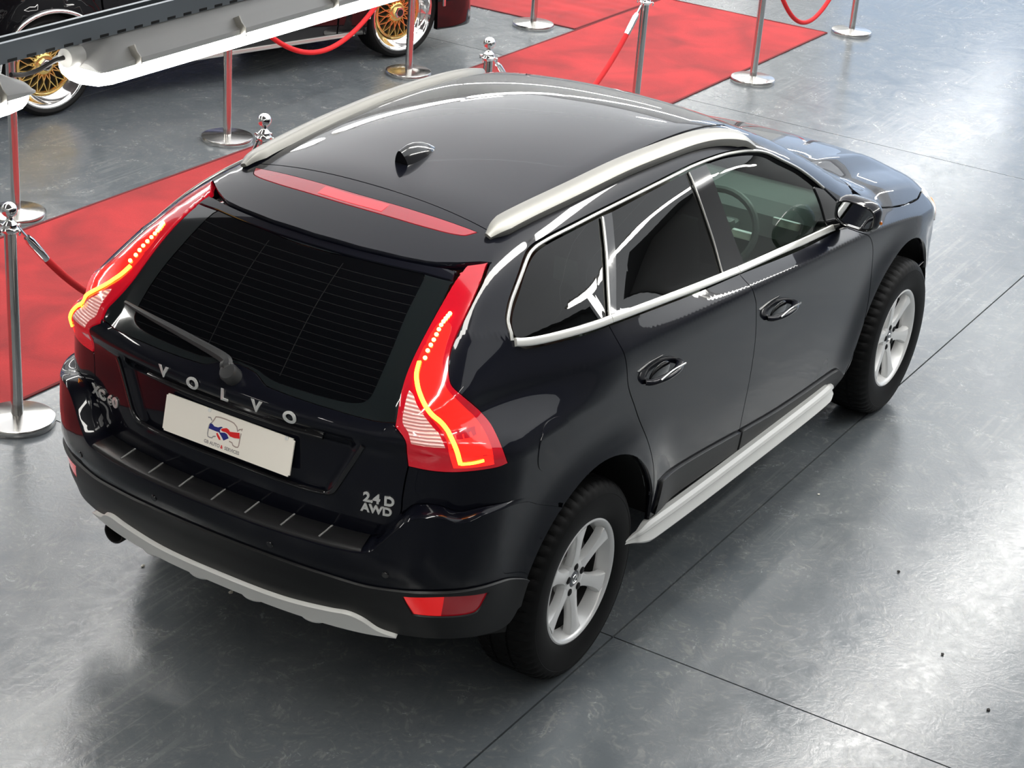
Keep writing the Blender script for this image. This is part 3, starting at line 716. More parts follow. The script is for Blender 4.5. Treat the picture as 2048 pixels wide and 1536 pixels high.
SP = panel('spoiler', spo, M_paint, suv, 'top', F=sfield, gap=.0025, step=.04, depth=.032, solid=True, holes=[smooth2(brake)])
panel('high_brake_lamp', smooth2(brake), M_redoff, suv, 'top', F=sfield, off=.001, gap=.001, step=.03, depth=.012)
bc = smooth2(C((-1.590, .13))+[(-1.596, 0)]+C((-1.590, -.13))+C((-1.634, -.13))+[(-1.639, 0)]+C((-1.634, .13)))
panel('brake_led_row', bc, mat('brake_led', (.6, .01, .02), .2, coat=1, emit=(1, .01, .02), estr=.35), suv, 'top', F=sfield, off=.0022, step=.03, depth=.003)
wy = np.linspace(-.5, .5, 11)
ws = [(.18+.065*(1-(y/.5)**2), float(y)) for y in wy]+[(.3, .533), (.45, .570), (.6, .608), (.75, .640), (.9, .670), (1.02, .698)]+[(1.02+.075*(1-(y/.698)**2), float(y)) for y in np.linspace(.698, -.698, 15)][1:-1]+[(1.02, -.698), (.9, -.670), (.75, -.640), (.6, -.608), (.45, -.570), (.3, -.533)]
panel('windscreen', ws, M_glass_f, suv, 'top', off=-.003, gap=.002, depth=0, step=.06)
hd = [(1.04+.085*(1-(y/.75)**2), float(y)) for y in np.linspace(-.75, .75, 15)]+[(x, -y) for x, y in zip(hx[2:], hy[2:])]+[(1.93, .765), (2.03, .70), (2.11, .5), (2.145, .25), (2.152, 0), (2.145, -.25), (2.11, -.5), (2.03, -.70), (1.93, -.765)]+[(x, y) for x, y in zip(hx[2:][::-1], hy[2:][::-1])]
panel('bonnet', hd, M_paint, suv, 'top', gap=.003, step=.04)
cowl = [(1.02+.075*(1-(y/.75)**2), float(y)) for y in np.linspace(-.75, .75, 15)]+[(1.045+.085*(1-(y/.75)**2), float(y)) for y in np.linspace(.75, -.75, 15)]
panel('cowl_grille', cowl, M_clad, suv, 'top', off=-.006, depth=0, step=.06)
# front end: headlamps, bumper, grille
hl = smooth2(C((-.42, .895))+[(-.55, .898), (-.70, .897)]+C((-.80, .893))+[(-.845, .83)]+C((-.85, .78))+[(-.72, .765), (-.55, .765)]+C((-.43, .79)))
HL = both('headlamp', hl, M_clear, (suv, suv), space='front', off=.006, step=.04, depth=.02)
hi = smooth2(C((-.80, .868))+[(-.83, .83)]+C((-.838, .80))+C((-.815, .79))+C((-.79, .85)))
both('indicator', hi, M_amber, HL, space='front', off=.009, step=.03, depth=.004)
fbp = smooth2(C((-.895, .55))+[(-.87, .70)]+C((-.85, .77))+[(-.72, .735), (-.55, .725)]+C((-.42, .79))+C((-.36, .66))+C((.36, .66))+C((.42, .79))+[(.55, .725), (.72, .735)]+C((.85, .77))+[(.87, .70)]+C((.895, .55))+[(.86, .38)]+C((.80, .30))+[(0, .26)]+C((-.80, .30))+[(-.86, .38)])
panel('front_bumper', fbp, M_paint, suv, 'front', step=.06)
gr = panel('radiator_grille', smooth2(C((-.42, .90))+[(0, .915)]+C((.42, .90))+C((.40, .70))+C((.35, .64))+C((-.35, .64))+C((-.40, .70))), M_gloss, suv, 'front', off=-.02, depth=0, step=.06)
for i in range(7): box('grille_bar', (2.245-.10*abs(-.33+.11*i)**2, -.33+.11*i, .775), (.02, .012, .22), M_bright, gr, rot=Matrix.Rotation(math.radians(-14), 3, 'Y'))
# roof rails
rp = [(-1.565, .500), (-1.50, .503), (-1.366, .510), (-1.092, .525), (-.778, .534), (-.495, .544), (-.249, .552), (-.063, .567), (.088, .592), (.175, .625)]
for s in (-1, 1):
    pts = [T3(x, s*y, .030 if 0 < i < len(rp)-1 else .016)[0] for i, (x, y) in enumerate(rp)]
    prof = [(-.034, -.034), (-.036, -.010), (-.033, .000), (-.012, .006), (.012, .006), (.033, .000), (.036, -.010), (.034, -.034)]
    P_ = spline_pts(pts, 6); sc_ = [min(1., .35+.65*min(i, len(P_)-1-i)/7) for i in range(len(P_))]
    sweep('roof_rail', P_, prof, M_rail, suv, up=(0, s*.45, 1), angle=25, scale=sc_)
# aerial fin
fin = bmesh.new(); secs = [(-1.315, .028, .054), (-1.29, .034, .062), (-1.245, .036, .058), (-1.20, .034, .046), (-1.155, .026, .026), (-1.12, .010, .005)]; rings = []
for x, hw, hh in secs:
    z0 = T3(x, .0)[0].z-.004; rg = []
    for i in range(13):
        a = PI*i/12; c = math.cos(a); s_ = math.sin(a)
        rg.append(fin.verts.new((x-.018*s_ if x < -1.29 else x, .015+hw*c*(1-.45*s_), z0+hh*s_**.8)))
    rings.append(rg)
for a, b in zip(rings, rings[1:]):
    for i in range(12): fin.faces.new((a[i], a[i+1], b[i+1], b[i]))
fin.faces.new(rings[0]); fin.faces.new(rings[-1]); bm_obj('aerial_fin', fin, M_gloss, suv, True, 50)
# --- tailgate
right = tg_side[::-1]     # bottom -> lamp
lamp_in = [tuple(p) for p in lamp_inner]
tg_half = smooth2([(-2.47, .768)]+tg_side[::-1][1:], closed=False)
tg_half = [(UC, .768)]+tg_half+lamp_in[1:]+[(-1.80, 1.528), (-2.2, 1.528), (-2.6, 1.528), (UC, 1.528)]
tg_half = [p for i, p in enumerate(tg_half) if i == 0 or math.hypot(p[0]-tg_half[i-1][0], p[1]-tg_half[i-1][1]) > .002]
tg = tg_half[:-1]+[(UC, 1.528)]+flip_u(tg_half[1:-1])[::-1]
seam = [(-2.3408, 1.1799), (-2.3902, 1.1698), (-2.4507, 1.1673), (-2.5881, 1.1680), (-2.6932, 1.1686), (-2.7896, 1.1710), (-2.8346, 1.1740), (-2.8640, 1.1844), (-2.8935, 1.1946), (UC, 1.201)]
frame_half = smooth2(seam[::-1], closed=False)+[p for p in lamp_in if p[1] > 1.165 and p[0] < -1.9]+[(-2.2, 1.512), (-2.6, 1.514), (UC, 1.514)]
frame = inset(frame_half[:-1]+[(UC, 1.514)]+flip_u(frame_half[1:-1])[::-1], .004)
TG = panel('tailgate', tg, M_paint, suv, gap=.003, step=.03, holes=[frame], depth=.02)
gl_half = [(UC, 1.209), (-2.8884, 1.2046), (-2.8486, 1.1967), (-2.7886, 1.1909), (-2.5859, 1.1936), (-2.5164, 1.1994), (-2.4784, 1.2108), (-2.4626, 1.2297), (-2.4548, 1.2746), (-2.4480, 1.3563), (-2.4539, 1.4195), (-2.466, 1.504), (UC, 1.507)]
gl_s = smooth2(gl_half[:1]+gl_half, closed=False)
glp = gl_s+flip_u(gl_s[1:-1])[::-1]
panel('window_surround', frame, mat('window_frit', (.006, .009, .010), .10, coat=.8), TG, off=-.004, depth=.0, step=.035, holes=[glp])
def heater_glass():
    m = bpy.data.materials.new('rear_glass'); nt, N, L = nodes_of(m); b = N['Principled BSDF']; b.inputs['Roughness'].default_value = .03; b.inputs['Specular IOR Level'].default_value = .2
    tc = N.new('ShaderNodeTexCoord'); sp = N.new('ShaderNodeSeparateXYZ'); L.new(tc.outputs['Object'], sp.inputs[0])
    def mth(op, a, c=None):
        x = N.new('ShaderNodeMath'); x.operation = op
        for i, v in ((0, a), (1, c)):
            if v is None: continue
            if isinstance(v, (int, float)): x.inputs[i].default_value = v
            else: L.new(v, x.inputs[i])
        return x.outputs[0]
    fr = mth('FRACT', mth('MULTIPLY', sp.outputs[2], 1/.0192)); ln = mth('LESS_THAN', fr, .06)
    inb = mth('MULTIPLY', mth('GREATER_THAN', sp.outputs[2], 1.205), mth('LESS_THAN', sp.outputs[2], 1.49))
    ay = mth('ABSOLUTE', sp.outputs[1]); vl = mth('LESS_THAN', mth('ABSOLUTE', mth('SUBTRACT', ay, .15)), .0016)
    f = mth('MULTIPLY', mth('MAXIMUM', ln, vl), inb)
    mx = N.new('ShaderNodeMix'); mx.data_type = 'RGBA'; L.new(f, mx.inputs[0]); mx.inputs[6].default_value = (.0015, .0018, .0025, 1); mx.inputs[7].default_value = (.013, .013, .014, 1)
    L.new(mx.outputs[2], b.inputs['Base Color']); return m
panel('rear_window', glp, heater_glass(), TG, off=-.006, gap=.001, depth=0, step=.04)
# number-plate hollow edge and handle strip
sw = [(-2.4498, 1.0852), (-2.4857, 1.0190), (-2.5151, 0.9647), (-2.5420, 0.9143), (-2.5620, 0.8942), (-2.5947, 0.8839), (-2.7344, 0.8830), (UC, .884)]
sws = sw[:-1]+[(UC, .884)]+flip_u(sw[:-1])[::-1]
bar_on('hollow_rim', sws, .016, .010, M_gloss, (TG, TG), .001, both_sides=False, round_=.45)
bar_on('handle_strip', [(-2.60, 1.078), (-2.78, 1.076), (UC, 1.076), (2*UC+2.78, 1.076), (2*UC+2.60, 1.076)], .014, .02, M_gloss, (TG, TG), .006, both_sides=False)
# lettering
def text_mesh(body, size, extrude, sx=1., bold=.012):
    cu = bpy.data.curves.new('txt', 'FONT'); cu.body = body; cu.size = size; cu.extrude = extrude; cu.align_x = 'CENTER'; cu.align_y = 'CENTER'; cu.offset = size*bold
    o = bpy.data.objects.new('txt', cu); col.objects.link(o); bpy.context.view_layer.update()
    me = bpy.data.meshes.new_from_object(o.evaluated_get(bpy.context.evaluated_depsgraph_get())); bpy.data.objects.remove(o)
    me.transform(Matrix.Diagonal((sx, 1, 1, 1))); return me
def frame_at(p, n, right):
    n = n.normalized(); r = (right-n*right.dot(n)).normalized(); u = n.cross(r)
    return Matrix(((r.x, u.x, n.x, p.x), (r.y, u.y, n.y, p.y), (r.z, u.z, n.z, p.z), (0, 0, 0, 1)))
def letter(name, body, size, p, n, m, parent, ext=.003, sx=1., right=Vector((0, -1, 0))):
    me = text_mesh(body, size, ext, sx, .03); me.transform(frame_at(p, n, right)); me.materials.append(m); me.name = name
    return link(bpy.data.objects.new(name, me), parent)
M_badge = mat('badge_silver', (.80, .80, .78), .30, .55)
def badge(body, u, z, size, sx=1., name='model_badge'):
    me = text_mesh(body, size, .0022, sx, .035); n_ = len(me.vertices); co = np.zeros(n_*3); me.vertices.foreach_get('co', co); co = co.reshape(-1, 3)
    p, n = on_wrap(field, u+co[:, 0], z+co[:, 1], 0.); p = p+n*(.0032+co[:, 2:3]); me.vertices.foreach_set('co', p.ravel()); me.update()
    me.materials.append(M_badge); me.name = name; return link(bpy.data.objects.new(name, me), TG)
for ch, y in zip('VOLVO', (.265, .137, .008, -.120, -.248)): badge(ch, UC-y, 1.116, .050, 1.2, 'badge_letter')
badge('XC 60', 2*UC+2.375, .914, .050, 1.2); badge('2.4 D', -2.385, .914, .044, 1.1); badge('AWD', -2.392, .876, .040, 1.1)
# number plate with the dealer's sign
pn = Vector((-1, 0, .20)).normalized(); pc = Vector((-2.2500, 0, .9775)); PM = frame_at(pc, pn, Vector((0, -1, 0)))
bm = bmesh.new(); bmesh.ops.create_cube(bm, size=1.); bmesh.ops.scale(bm, vec=(.520, .126, .005), verts=bm.verts); bmesh.ops.bevel(bm, geom=[e for e in bm.edges if abs(e.verts[0].co.z-e.verts[1].co.z) > .004], offset=.006, segments=3, affect='EDGES'); bm.transform(PM)
PL = bm_obj('number_plate', bm, M_plate, suv)
LOGO = {'roof': [(-0.0642, 0.022), (-0.0576, 0.0329), (-0.053, 0.0431), (-0.0404, 0.046), (-0.01, 0.047), (0.0213, 0.0439), (0.034, 0.0353), (0.04, 0.0211)],
'left': [(-0.0642, 0.022), (-0.0739, 0.0102), (-0.0759, -0.0099), (-0.0739, -0.0288), (-0.0563, -0.0289), (-0.053, -0.0235), (-0.0428, -0.0196)],
'right': [(0.0119, -0.0193), (0.0242, -0.0209), (0.029, -0.0284), (0.0488, -0.0287), (0.0523, -0.0019), (0.0541, 0.0199)],
'mirl': [(-0.0828, 0.033), (-0.0728, 0.0345), (-0.0662, 0.0267)], 'mirr': [(0.0415, 0.0251), (0.046, 0.03), (0.0581, 0.035), (0.054, 0.0279)]}
FILL = {'blue': [(-0.0718, 0.0162), (-0.0631, 0.0166), (-0.0533, 0.011), (-0.0381, 0.012), (-0.0262, 0.0182), (-0.0195, 0.0176), (-0.027, 0.0109), (-0.0299, 0.0038), (-0.0267, -0.0015), (-0.01, 0.0026), (-0.0009, 0.0009), (0.009, -0.0104), (-0.0102, -0.0241), (-0.0225, -0.0117), (-0.0331, -0.0025), (-0.0417, -0.0033), (-0.0747, -0.0024)],
'red': [(-0.0274, 0.0077), (-0.0209, 0.0136), (-0.0047, 0.0202), (0.0046, 0.0176), (0.01, 0.0122), (0.0269, 0.0154), (0.048, 0.0199), (0.0516, 0.0014), (0.0306, -0.003), (0.013, -0.0029), (0.0031, 0.003), (-0.0062, 0.0055), (-0.0191, 0.0044)],
'fing': [(-0.0426, -0.0097), (-0.0379, -0.006), (-0.0256, -0.018), (-0.0215, -0.0257), (-0.0283, -0.0268), (-0.0377, -0.018)]}
for nm, P in LOGO.items():
    S = smooth2(P, 4, closed=False); A = np.array(S); t = np.gradient(A, axis=0); t /= np.linalg.norm(t, axis=1, keepdims=True)+1e-9; nrm = np.stack([-t[:, 1], t[:, 0]], 1); hw = .0021
    vs = [PM @ Vector((*q, .0029)) for q in np.concatenate([A+nrm*hw, A-nrm*hw])]; k = len(A)
    obj_from('printed_outline', vs, [(i, i+1, k+i+1, k+i) for i in range(k-1)], M_brown_ink if nm in ('roof', 'right', 'mirr') else M_grey_ink, PL)
for nm, P in FILL.items():
    vs = [PM @ Vector((*q, .0030 if nm != 'red' else .0032)) for q in P]
    obj_from('printed_hand', vs, [tuple(range(len(vs)))], M_blue_ink if nm == 'blue' else M_red_ink, PL)
for body, a, m_ in (('GB AUTO', -.0545, M_grey_ink), ('&', -.0145, M_red_ink), ('SERVICES', .0275, M_grey_ink)):
    letter('printed_word', body, .0155, PM @ Vector((a, -.0475, .0029)), pn, m_, PL, .0001, .95)
for a in (-.08, .23):
    lathe('plate_bolt', [(0, 0), (.007, 0), (.006, .004), (0, .005)], M_white, PL, n=12).matrix_local = PM @ Matrix.Translation((a, .058, .002))
# wiper
wp = spline_pts([P3(u, z, o)[0] for u, z, o in ((UC-.012, 1.172, .030), (UC-.02, 1.184, .040), (UC-.05, 1.200, .034), (UC-.24, 1.221, .026), (UC-.40, 1.234, .022), (UC-.55, 1.244, .016))], 6)
WA = sweep('rear_wiper', wp, [(-.019, -.008), (-.015, .007), (0, .012), (.015, .007), (.019, -.008)], M_wiper, suv, up=(-1, 0, .5), scale=[1.45-1.1*(i/(len(wp)-1))**.8 for i in range(len(wp))])
p, n = P3(UC, 1.170, 0); WH = lathe('wiper_pivot', [(0, 0), (.031, 0), (.031, .036), (.026, .047), (0, .050)], M_wiper, WA, n=20); WH.matrix_local = frame_at(p, n, Vector((0, -1, 0)))
# --- tail lamps
LAMPS = []
for mr in (False, True):
    L_ = panel('tail_lamp', lamp_s, M_red, suv, off=.004, gap=.002, step=.025, depth=.03, mirror=mr); LAMPS.append(L_)
LAMPS = tuple(LAMPS)
lit = smooth2([(-2.1710, 1.4236), (-2.1192, 1.4185), (-2.1603, 1.3839), (-2.1865, 1.3456), (-2.1872, 1.3120), (-2.1774, 1.2901), (-2.1372, 1.2549), (-2.0888, 1.2079), (-2.0573, 1.1700), (-2.0439, 1.1285), (-2.0389, 1.0930)]+C((-2.0334, 1.0723))+[(-2.0951, 1.0680)]+C((-2.1539, 1.0645))+[(-2.1707, 1.1168), (-2.1821, 1.1585), (-2.2091, 1.1933), (-2.2414, 1.2292), (-2.2684, 1.2562), (-2.2878, 1.2841), (-2.2960, 1.3110), (-2.2898, 1.3383), (-2.2717, 1.3639), (-2.2324, 1.3981)])
both('lit_chamber', lit, M_redlit, LAMPS, off=.0055, step=.025, depth=.002)
led = [(-2.1982, 1.4125), (-2.2343, 1.3878), (-2.2699, 1.3583), (-2.2826, 1.3337), (-2.2889, 1.3088), (-2.2810, 1.2851), (-2.2633, 1.2618), (-2.2355, 1.2335), (-2.2030, 1.2075), (-2.1761, 1.1749), (-2.1624, 1.1515), (-2.1491, 1.1231), (-2.1355, 1.0832)]
bar_on('led_strip', led[3:], .014, .006, M_led, LAMPS, .008, round_=.45)
bar_on('led_strip', [(-2.1355, 1.0832), (-2.1034, 1.0865), (-2.0691, 1.0927)], .009, .005, M_led, LAMPS, .008, round_=.45)
S = np.array(smooth2([(-2.1180, 1.4422), (-2.1621, 1.4282), (-2.1982, 1.4125), (-2.2343, 1.3878), (-2.2699, 1.3583), (-2.2826, 1.3337)], 12, closed=False)); dl = np.r_[0, np.cumsum(np.linalg.norm(np.diff(S, axis=0), axis=1))]
for j in range(11):
    q = dl[-1]*(j+.3)/11; u = np.interp(q, dl, S[:, 0])+.018; z = np.interp(q, dl, S[:, 1]); p, n = P3(u, z, .007)
    for s, L_ in ((1, LAMPS[0]), (-1, LAMPS[1])):
        bm = bmesh.new(); bmesh.ops.create_icosphere(bm, subdivisions=2, radius=.0066, matrix=Matrix.Translation((p.x, p.y*s, p.z))); bm_obj('led_bead', bm, M_bead, L_, True)
clr = smooth2([(-2.3094, 1.2709), (-2.3182, 1.2298), (-2.3177, 1.1882), (-2.2974, 1.1654)]+C((-2.2846, 1.1364))+C((-2.1826, 1.1347))+[(-2.1997, 1.1658), (-2.2246, 1.1918), (-2.2500, 1.2203), (-2.2778, 1.2454), (-2.2946, 1.2654)])
def ribbed():
    m = mat('ribbed_clear', (.74, .52, .48), .15, coat=1., emit=(1, .35, .3), estr=.22); nt, N, L = nodes_of(m); b = N['Principled BSDF']
    tc = N.new('ShaderNodeTexCoord'); wv = N.new('ShaderNodeTexWave'); wv.wave_type = 'BANDS'; wv.bands_direction = 'Z'; wv.inputs['Scale'].default_value = 32; wv.inputs['Distortion'].default_value = .8
    L.new(tc.outputs['Object'], wv.inputs['Vector']); bp = N.new('ShaderNodeBump'); bp.inputs['Strength'].default_value = .9; bp.inputs['Distance'].default_value = .004; L.new(wv.outputs['Fac'], bp.inputs['Height']); L.new(bp.outputs[0], b.inputs['Normal'])
    mx = N.new('ShaderNodeMix'); mx.data_type = 'RGBA'; L.new(wv.outputs['Fac'], mx.inputs[0]); mx.inputs[6].default_value = (.34, .12, .11, 1); mx.inputs[7].default_value = (.88, .72, .68, 1); L.new(mx.outputs[2], b.inputs['Base Color'])
    return m
both('reversing_lens', clr, ribbed(), LAMPS, off=.0058, gap=.001, step=.02, depth=.002)
# --- rear bumper
arch_b = [p for p in arc(RA[0], RA[1], RA[2], 122, 180) if p[1] <= .775]
grey = [(-1.835, .585), (-1.867, .602), (-1.95, .632), (-2.05, .648), (-2.184, .653), (-2.31, .640), (-2.40, .634), (-2.517, .641), (-2.725, .650), (UC, .651)]
bt = smooth2([(-1.66, .780)]+bump_top[1:]+[(-2.6, .755), (UC, .755)], closed=False)
gs = smooth2(grey, closed=False)
ab = [p for p in arch_b if p[1] > .585]
b_half = bt+gs[::-1]+ab[::-1]
bu = bt+flip_u(bt[:-1])[::-1]+flip_u(ab)+flip_u(gs[:-1])+gs[::-1]+ab[::-1]
bu = [p for i, p in enumerate(bu) if i == 0 or math.hypot(p[0]-bu[i-1][0], p[1]-bu[i-1][1]) > .002]
BU = panel('rear_bumper', bu, M_paint, suv, F=bfield, step=.035, depth=.012, gap=.001)
bot = smooth2([(UC, .43), (-2.7, .435), (-2.45, .44), (-2.277, .45), (-2.15, .455), (-2.04, .452), (-1.965, .449), (-1.92, .462), (-1.885, .50)], closed=False)
ab2 = [p for p in arc(RA[0], RA[1], RA[2], 120, 190) if .50 < p[1] <= .585]
cl_half = gs+bot+ab2[::-1]
cl = gs+flip_u(gs[:-1])[::-1]+flip_u(ab2)+flip_u(bot[1:])[::-1]+bot+ab2[::-1]
cl = [p for i, p in enumerate(cl) if i == 0 or math.hypot(p[0]-cl[i-1][0], p[1]-cl[i-1][1]) > .002]
refl = C((-2.283, .626))+[(-2.163, .639)]+C((-2.026, .623))+C((-2.048, .57))+[(-2.066, .553)]+[(-2.15, .552)]+C((-2.25, .553))+C((-2.272, .599))
rs = smooth2(refl)
BC = panel('bumper_cladding', cl, M_clad, suv, F=bfield, off=.010, depth=.03, step=.04, holes=[rs, flip_u(rs)])
panel('rear_reflector', rs, M_redoff, suv, F=bfield, off=.004, gap=.001, step=.03, depth=.02); panel('rear_reflector', rs, M_redoff, suv, F=bfield, off=.004, gap=.001, step=.03, depth=.02, mirror=True)
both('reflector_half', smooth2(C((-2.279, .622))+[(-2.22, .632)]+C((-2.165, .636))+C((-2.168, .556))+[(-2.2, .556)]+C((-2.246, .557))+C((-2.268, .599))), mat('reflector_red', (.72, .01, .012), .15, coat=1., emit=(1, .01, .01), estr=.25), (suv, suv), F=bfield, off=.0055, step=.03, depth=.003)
sk_hi = [(UC, .487), (-2.704, .488), (-2.52, .505), (-2.46, .512), (-2.412, .497), (-2.362, .463), (-2.296, .449)]; sk_lo = [(-2.296, .446), (-2.418, .436), (-2.607, .434), (UC, .436)]
h1 = smooth2(sk_hi, closed=False); h2 = smooth2(sk_lo, closed=False); skh = h1+h2
sk = h1+h2[:-1]+[(UC, .436)]+flip_u(h2[:-1])[::-1]+flip_u(h1[1:])[::-1]
sk = [p for i, p in enumerate(sk) if i == 0 or math.hypot(p[0]-sk[i-1][0], p[1]-sk[i-1][1]) > .002]
SKD = panel('skid_plate', sk, M_white, suv, F=bfield, off=.026, depth=.05, step=.03, solid=True)
for y in (.33, .115, -.11, -.34):
    p, n = P3(UC-y, .43, .0, bfield)
    bm = bmesh.new(); bmesh.ops.create_uvsphere(bm, u_segments=20, v_segments=10, radius=1.); bmesh.ops.scale(bm, vec=(.030, .052, .022), verts=bm.verts); bmesh.ops.translate(bm, vec=(p.x+.006, y, .423), verts=bm.verts); bm_obj('skid_lug', bm, M_white, SKD, True)
# ledge between bumper and tailgate with its ribbed pad
uu = np.array([p[0] for p in bt if p[0] < -1.68]); zz = np.array([p[1] for p in bt if p[0] < -1.68])
uu = np.r_[uu[:-1], 2*UC-uu[::-1]]; zz = np.r_[zz[:-1], zz[::-1]]
pa, na = on_wrap(bfield, uu, zz); pb, nb_ = on_wrap(field, uu, zz+.012)
vs = [*(pa-na*.000)]+[*((pa*.88+pb*.12)+np.array([0, 0, .006]))]+[*(pb)]+[*(pb+np.array([.05, 0, .0]))]; k = len(uu)
fs = [(r*k+i, r*k+i+1, (r+1)*k+i+1, (r+1)*k+i) for r in range(3) for i in range(k-1)]
obj_from('bumper_ledge', vs, fs, M_paint, BU, True)
py = np.linspace(-.545, .545, 41); pu = UC-py; pz = np.full_like(pu, .757)
pa, _ = on_wrap(bfield, pu, pz); pb, _ = on_wrap(field, pu, pz+.012)
def pad_pt(i, t, h): q = pa[i]*(1-t)+pb[i]*t; return (q[0], q[1], q[2]+h)
vs = []; lev = ((.04, -.002), (.05, .010), (.16, .0135), (.95, .0135), (1.0, .004))
for t, h in lev: vs += [pad_pt(i, t, h) for i in range(41)]
fs = [(r*41+i, r*41+i+1, (r+1)*41+i+1, (r+1)*41+i) for r in range(4) for i in range(40)]
PAD = obj_from('load_pad', vs, fs, M_pad, BU, True)
M_rib = mat('pad_rib', (.20, .20, .20), .4)  # pale grey puts the glint along the raised ribs into their colour
for j in range(1, 8):
    i = 5*j
    a = Vector(pad_pt(i, .17, .0145)); b = Vector(pad_pt(i, .93, .0145)); sweep('pad_rib', [a, a.lerp(b, .5), b], rrect(.006, .004, .001, 1), M_rib, PAD)
for y in (.24, -.24, .58, -.58):
    p, n = P3(UC-y if abs(y) < .4 else UC-np.sign(y)*.62, .697, .001, bfield); o = lathe('parking_sensor', [(0, .002), (.009, .002), (.0105, 0), (.0125, .0005), (.0125, -.004)], M_gloss, BU, n=20); o.matrix_local = frame_at(p, n, Vector((0, -1, 0)))
for y in (.535,):
    ex = lathe('exhaust_tip', [(.033, .10), (.036, 0), (.040, -.002), (.042, .004), (.042, .12)], M_hole, suv, axis='x', n=28); ex.location = (-2.205, y, .405)
# fuel flap
fa = [(-1.735+.092*math.copysign(abs(math.cos(t))**.8, math.cos(t)), 1.035+.085*math.copysign(abs(math.sin(t))**.8, math.sin(t))) for t in np.linspace(0, 2*PI, 40)[:-1]]
panel('fuel_flap', fa, M_paint, suv, off=.0022, depth=.006, step=.02)
# --- handles
def handle(u, z, tilt, par):
    for s, pr in ((1, par[0]), (-1, par[1])):
        q = []
        for du, dz, o in ((-.115, -.006, .002), (-.10, -.004, .022), (-.05, 0, .040), (.0, .003, .044), (.05, .004, .040), (.10, .002, .022), (.115, 0, .002)):
            p, n = P3(u+du, z+dz+du*tilt, o); q.append(Vector((p.x, p.y*s, p.z)))
        hb = sweep('door_handle', spline_pts(q, 5), rrect(.030, .018, .008, 3), M_paint, pr, up=(0, 0, 1))
        q = [(a[0], a[1]) for a in ((u-.09, z+.010), (u, z+.017), (u+.09, z+.012))]
        S_, n_ = line3(q, .046); S_ = [Vector((a.x, a.y*s, a.z)) for a in S_]
        sweep('handle_inlay', [a-Vector((0, 0, 0)) for a in S_], rrect(.008, .006, .002, 2), M_chrome, hb)
        p, n = P3(u-.01, z-.004, .001)
        bm = bmesh.new(); bmesh.ops.create_uvsphere(bm, u_segments=24, v_segments=12, radius=1.); bmesh.ops.scale(bm, vec=(.075, .006, .036), verts=bm.verts); bmesh.ops.translate(bm, vec=(p.x, p.y*s, p.z), verts=bm.verts)
        bm_obj('handle_recess', bm, M_gloss, hb, True)
handle(-1.02, 1.045, -.02, RD); handle(-.012, .953, -.04, FD)
# --- wing mirrors
def mirror(s):
    bm = bmesh.new(); rings = []
    o = rrect(1., 1., .34, 5)
    for x, w_, h_, yc, zc in ((.565, .165, .106, -.945, 1.190), (.585, .186, .126, -.945, 1.190), (.62, .188, .128, -.944, 1.190), (.665, .165, .112, -.938, 1.188), (.70, .12, .08, -.930, 1.184), (.715, .05, .035, -.925, 1.182)):
        rings.append([bm.verts.new((x-.04*a*s*0+.22*(-(yc+a*w_)-.95)*.35, (yc+a*w_)*-s, zc+b*h_-a*.045*1.0*-1*.35)) for a, b in o])
    for a, b in zip(rings, rings[1:]):
        for i in range(len(a)): bm.faces.new((a[i], a[(i+1) % len(a)], b[(i+1) % len(a)], b[i]))
    bm.faces.new(rings[-1])
    mo = bm_obj('wing_mirror', bm, M_paint, suv, True, 50)
    vs = [((.572+.077*(-(-.945+a*.15)-.95)), (-.945+a*.155)*-s, 1.190+b*.098+a*.0157) for a, b in o]
    obj_from('mirror_glass', vs, [tuple(range(len(vs)))], M_mir, mo)
    fr = [Vector((.566+.077*(-(-.945+a*.16)-.95), (-.945+a*.163)*-s, 1.190+b*.104+a*.0157)) for a, b in o]
    sweep('mirror_rim', fr, circ(.005, 8), M_gloss, mo, up=(1, 0, 0), closed=True)
    arm = [Vector((.70, .80*s, 1.085)), Vector((.67, .845*s, 1.10)), Vector((.645, .885*s, 1.13))]
    sweep('mirror_arm', spline_pts(arm, 4), rrect(.075, .05, .018, 3), M_gloss, mo)
    li = [Vector((.70, .955*s, 1.15)), Vector((.675, 1.01*s, 1.158)), Vector((.62, 1.04*s, 1.166))]
    sweep('side_repeater', spline_pts(li, 4), rrect(.012, .012, .004, 2), M_amber, mo)
mirror(-1); mirror(1)
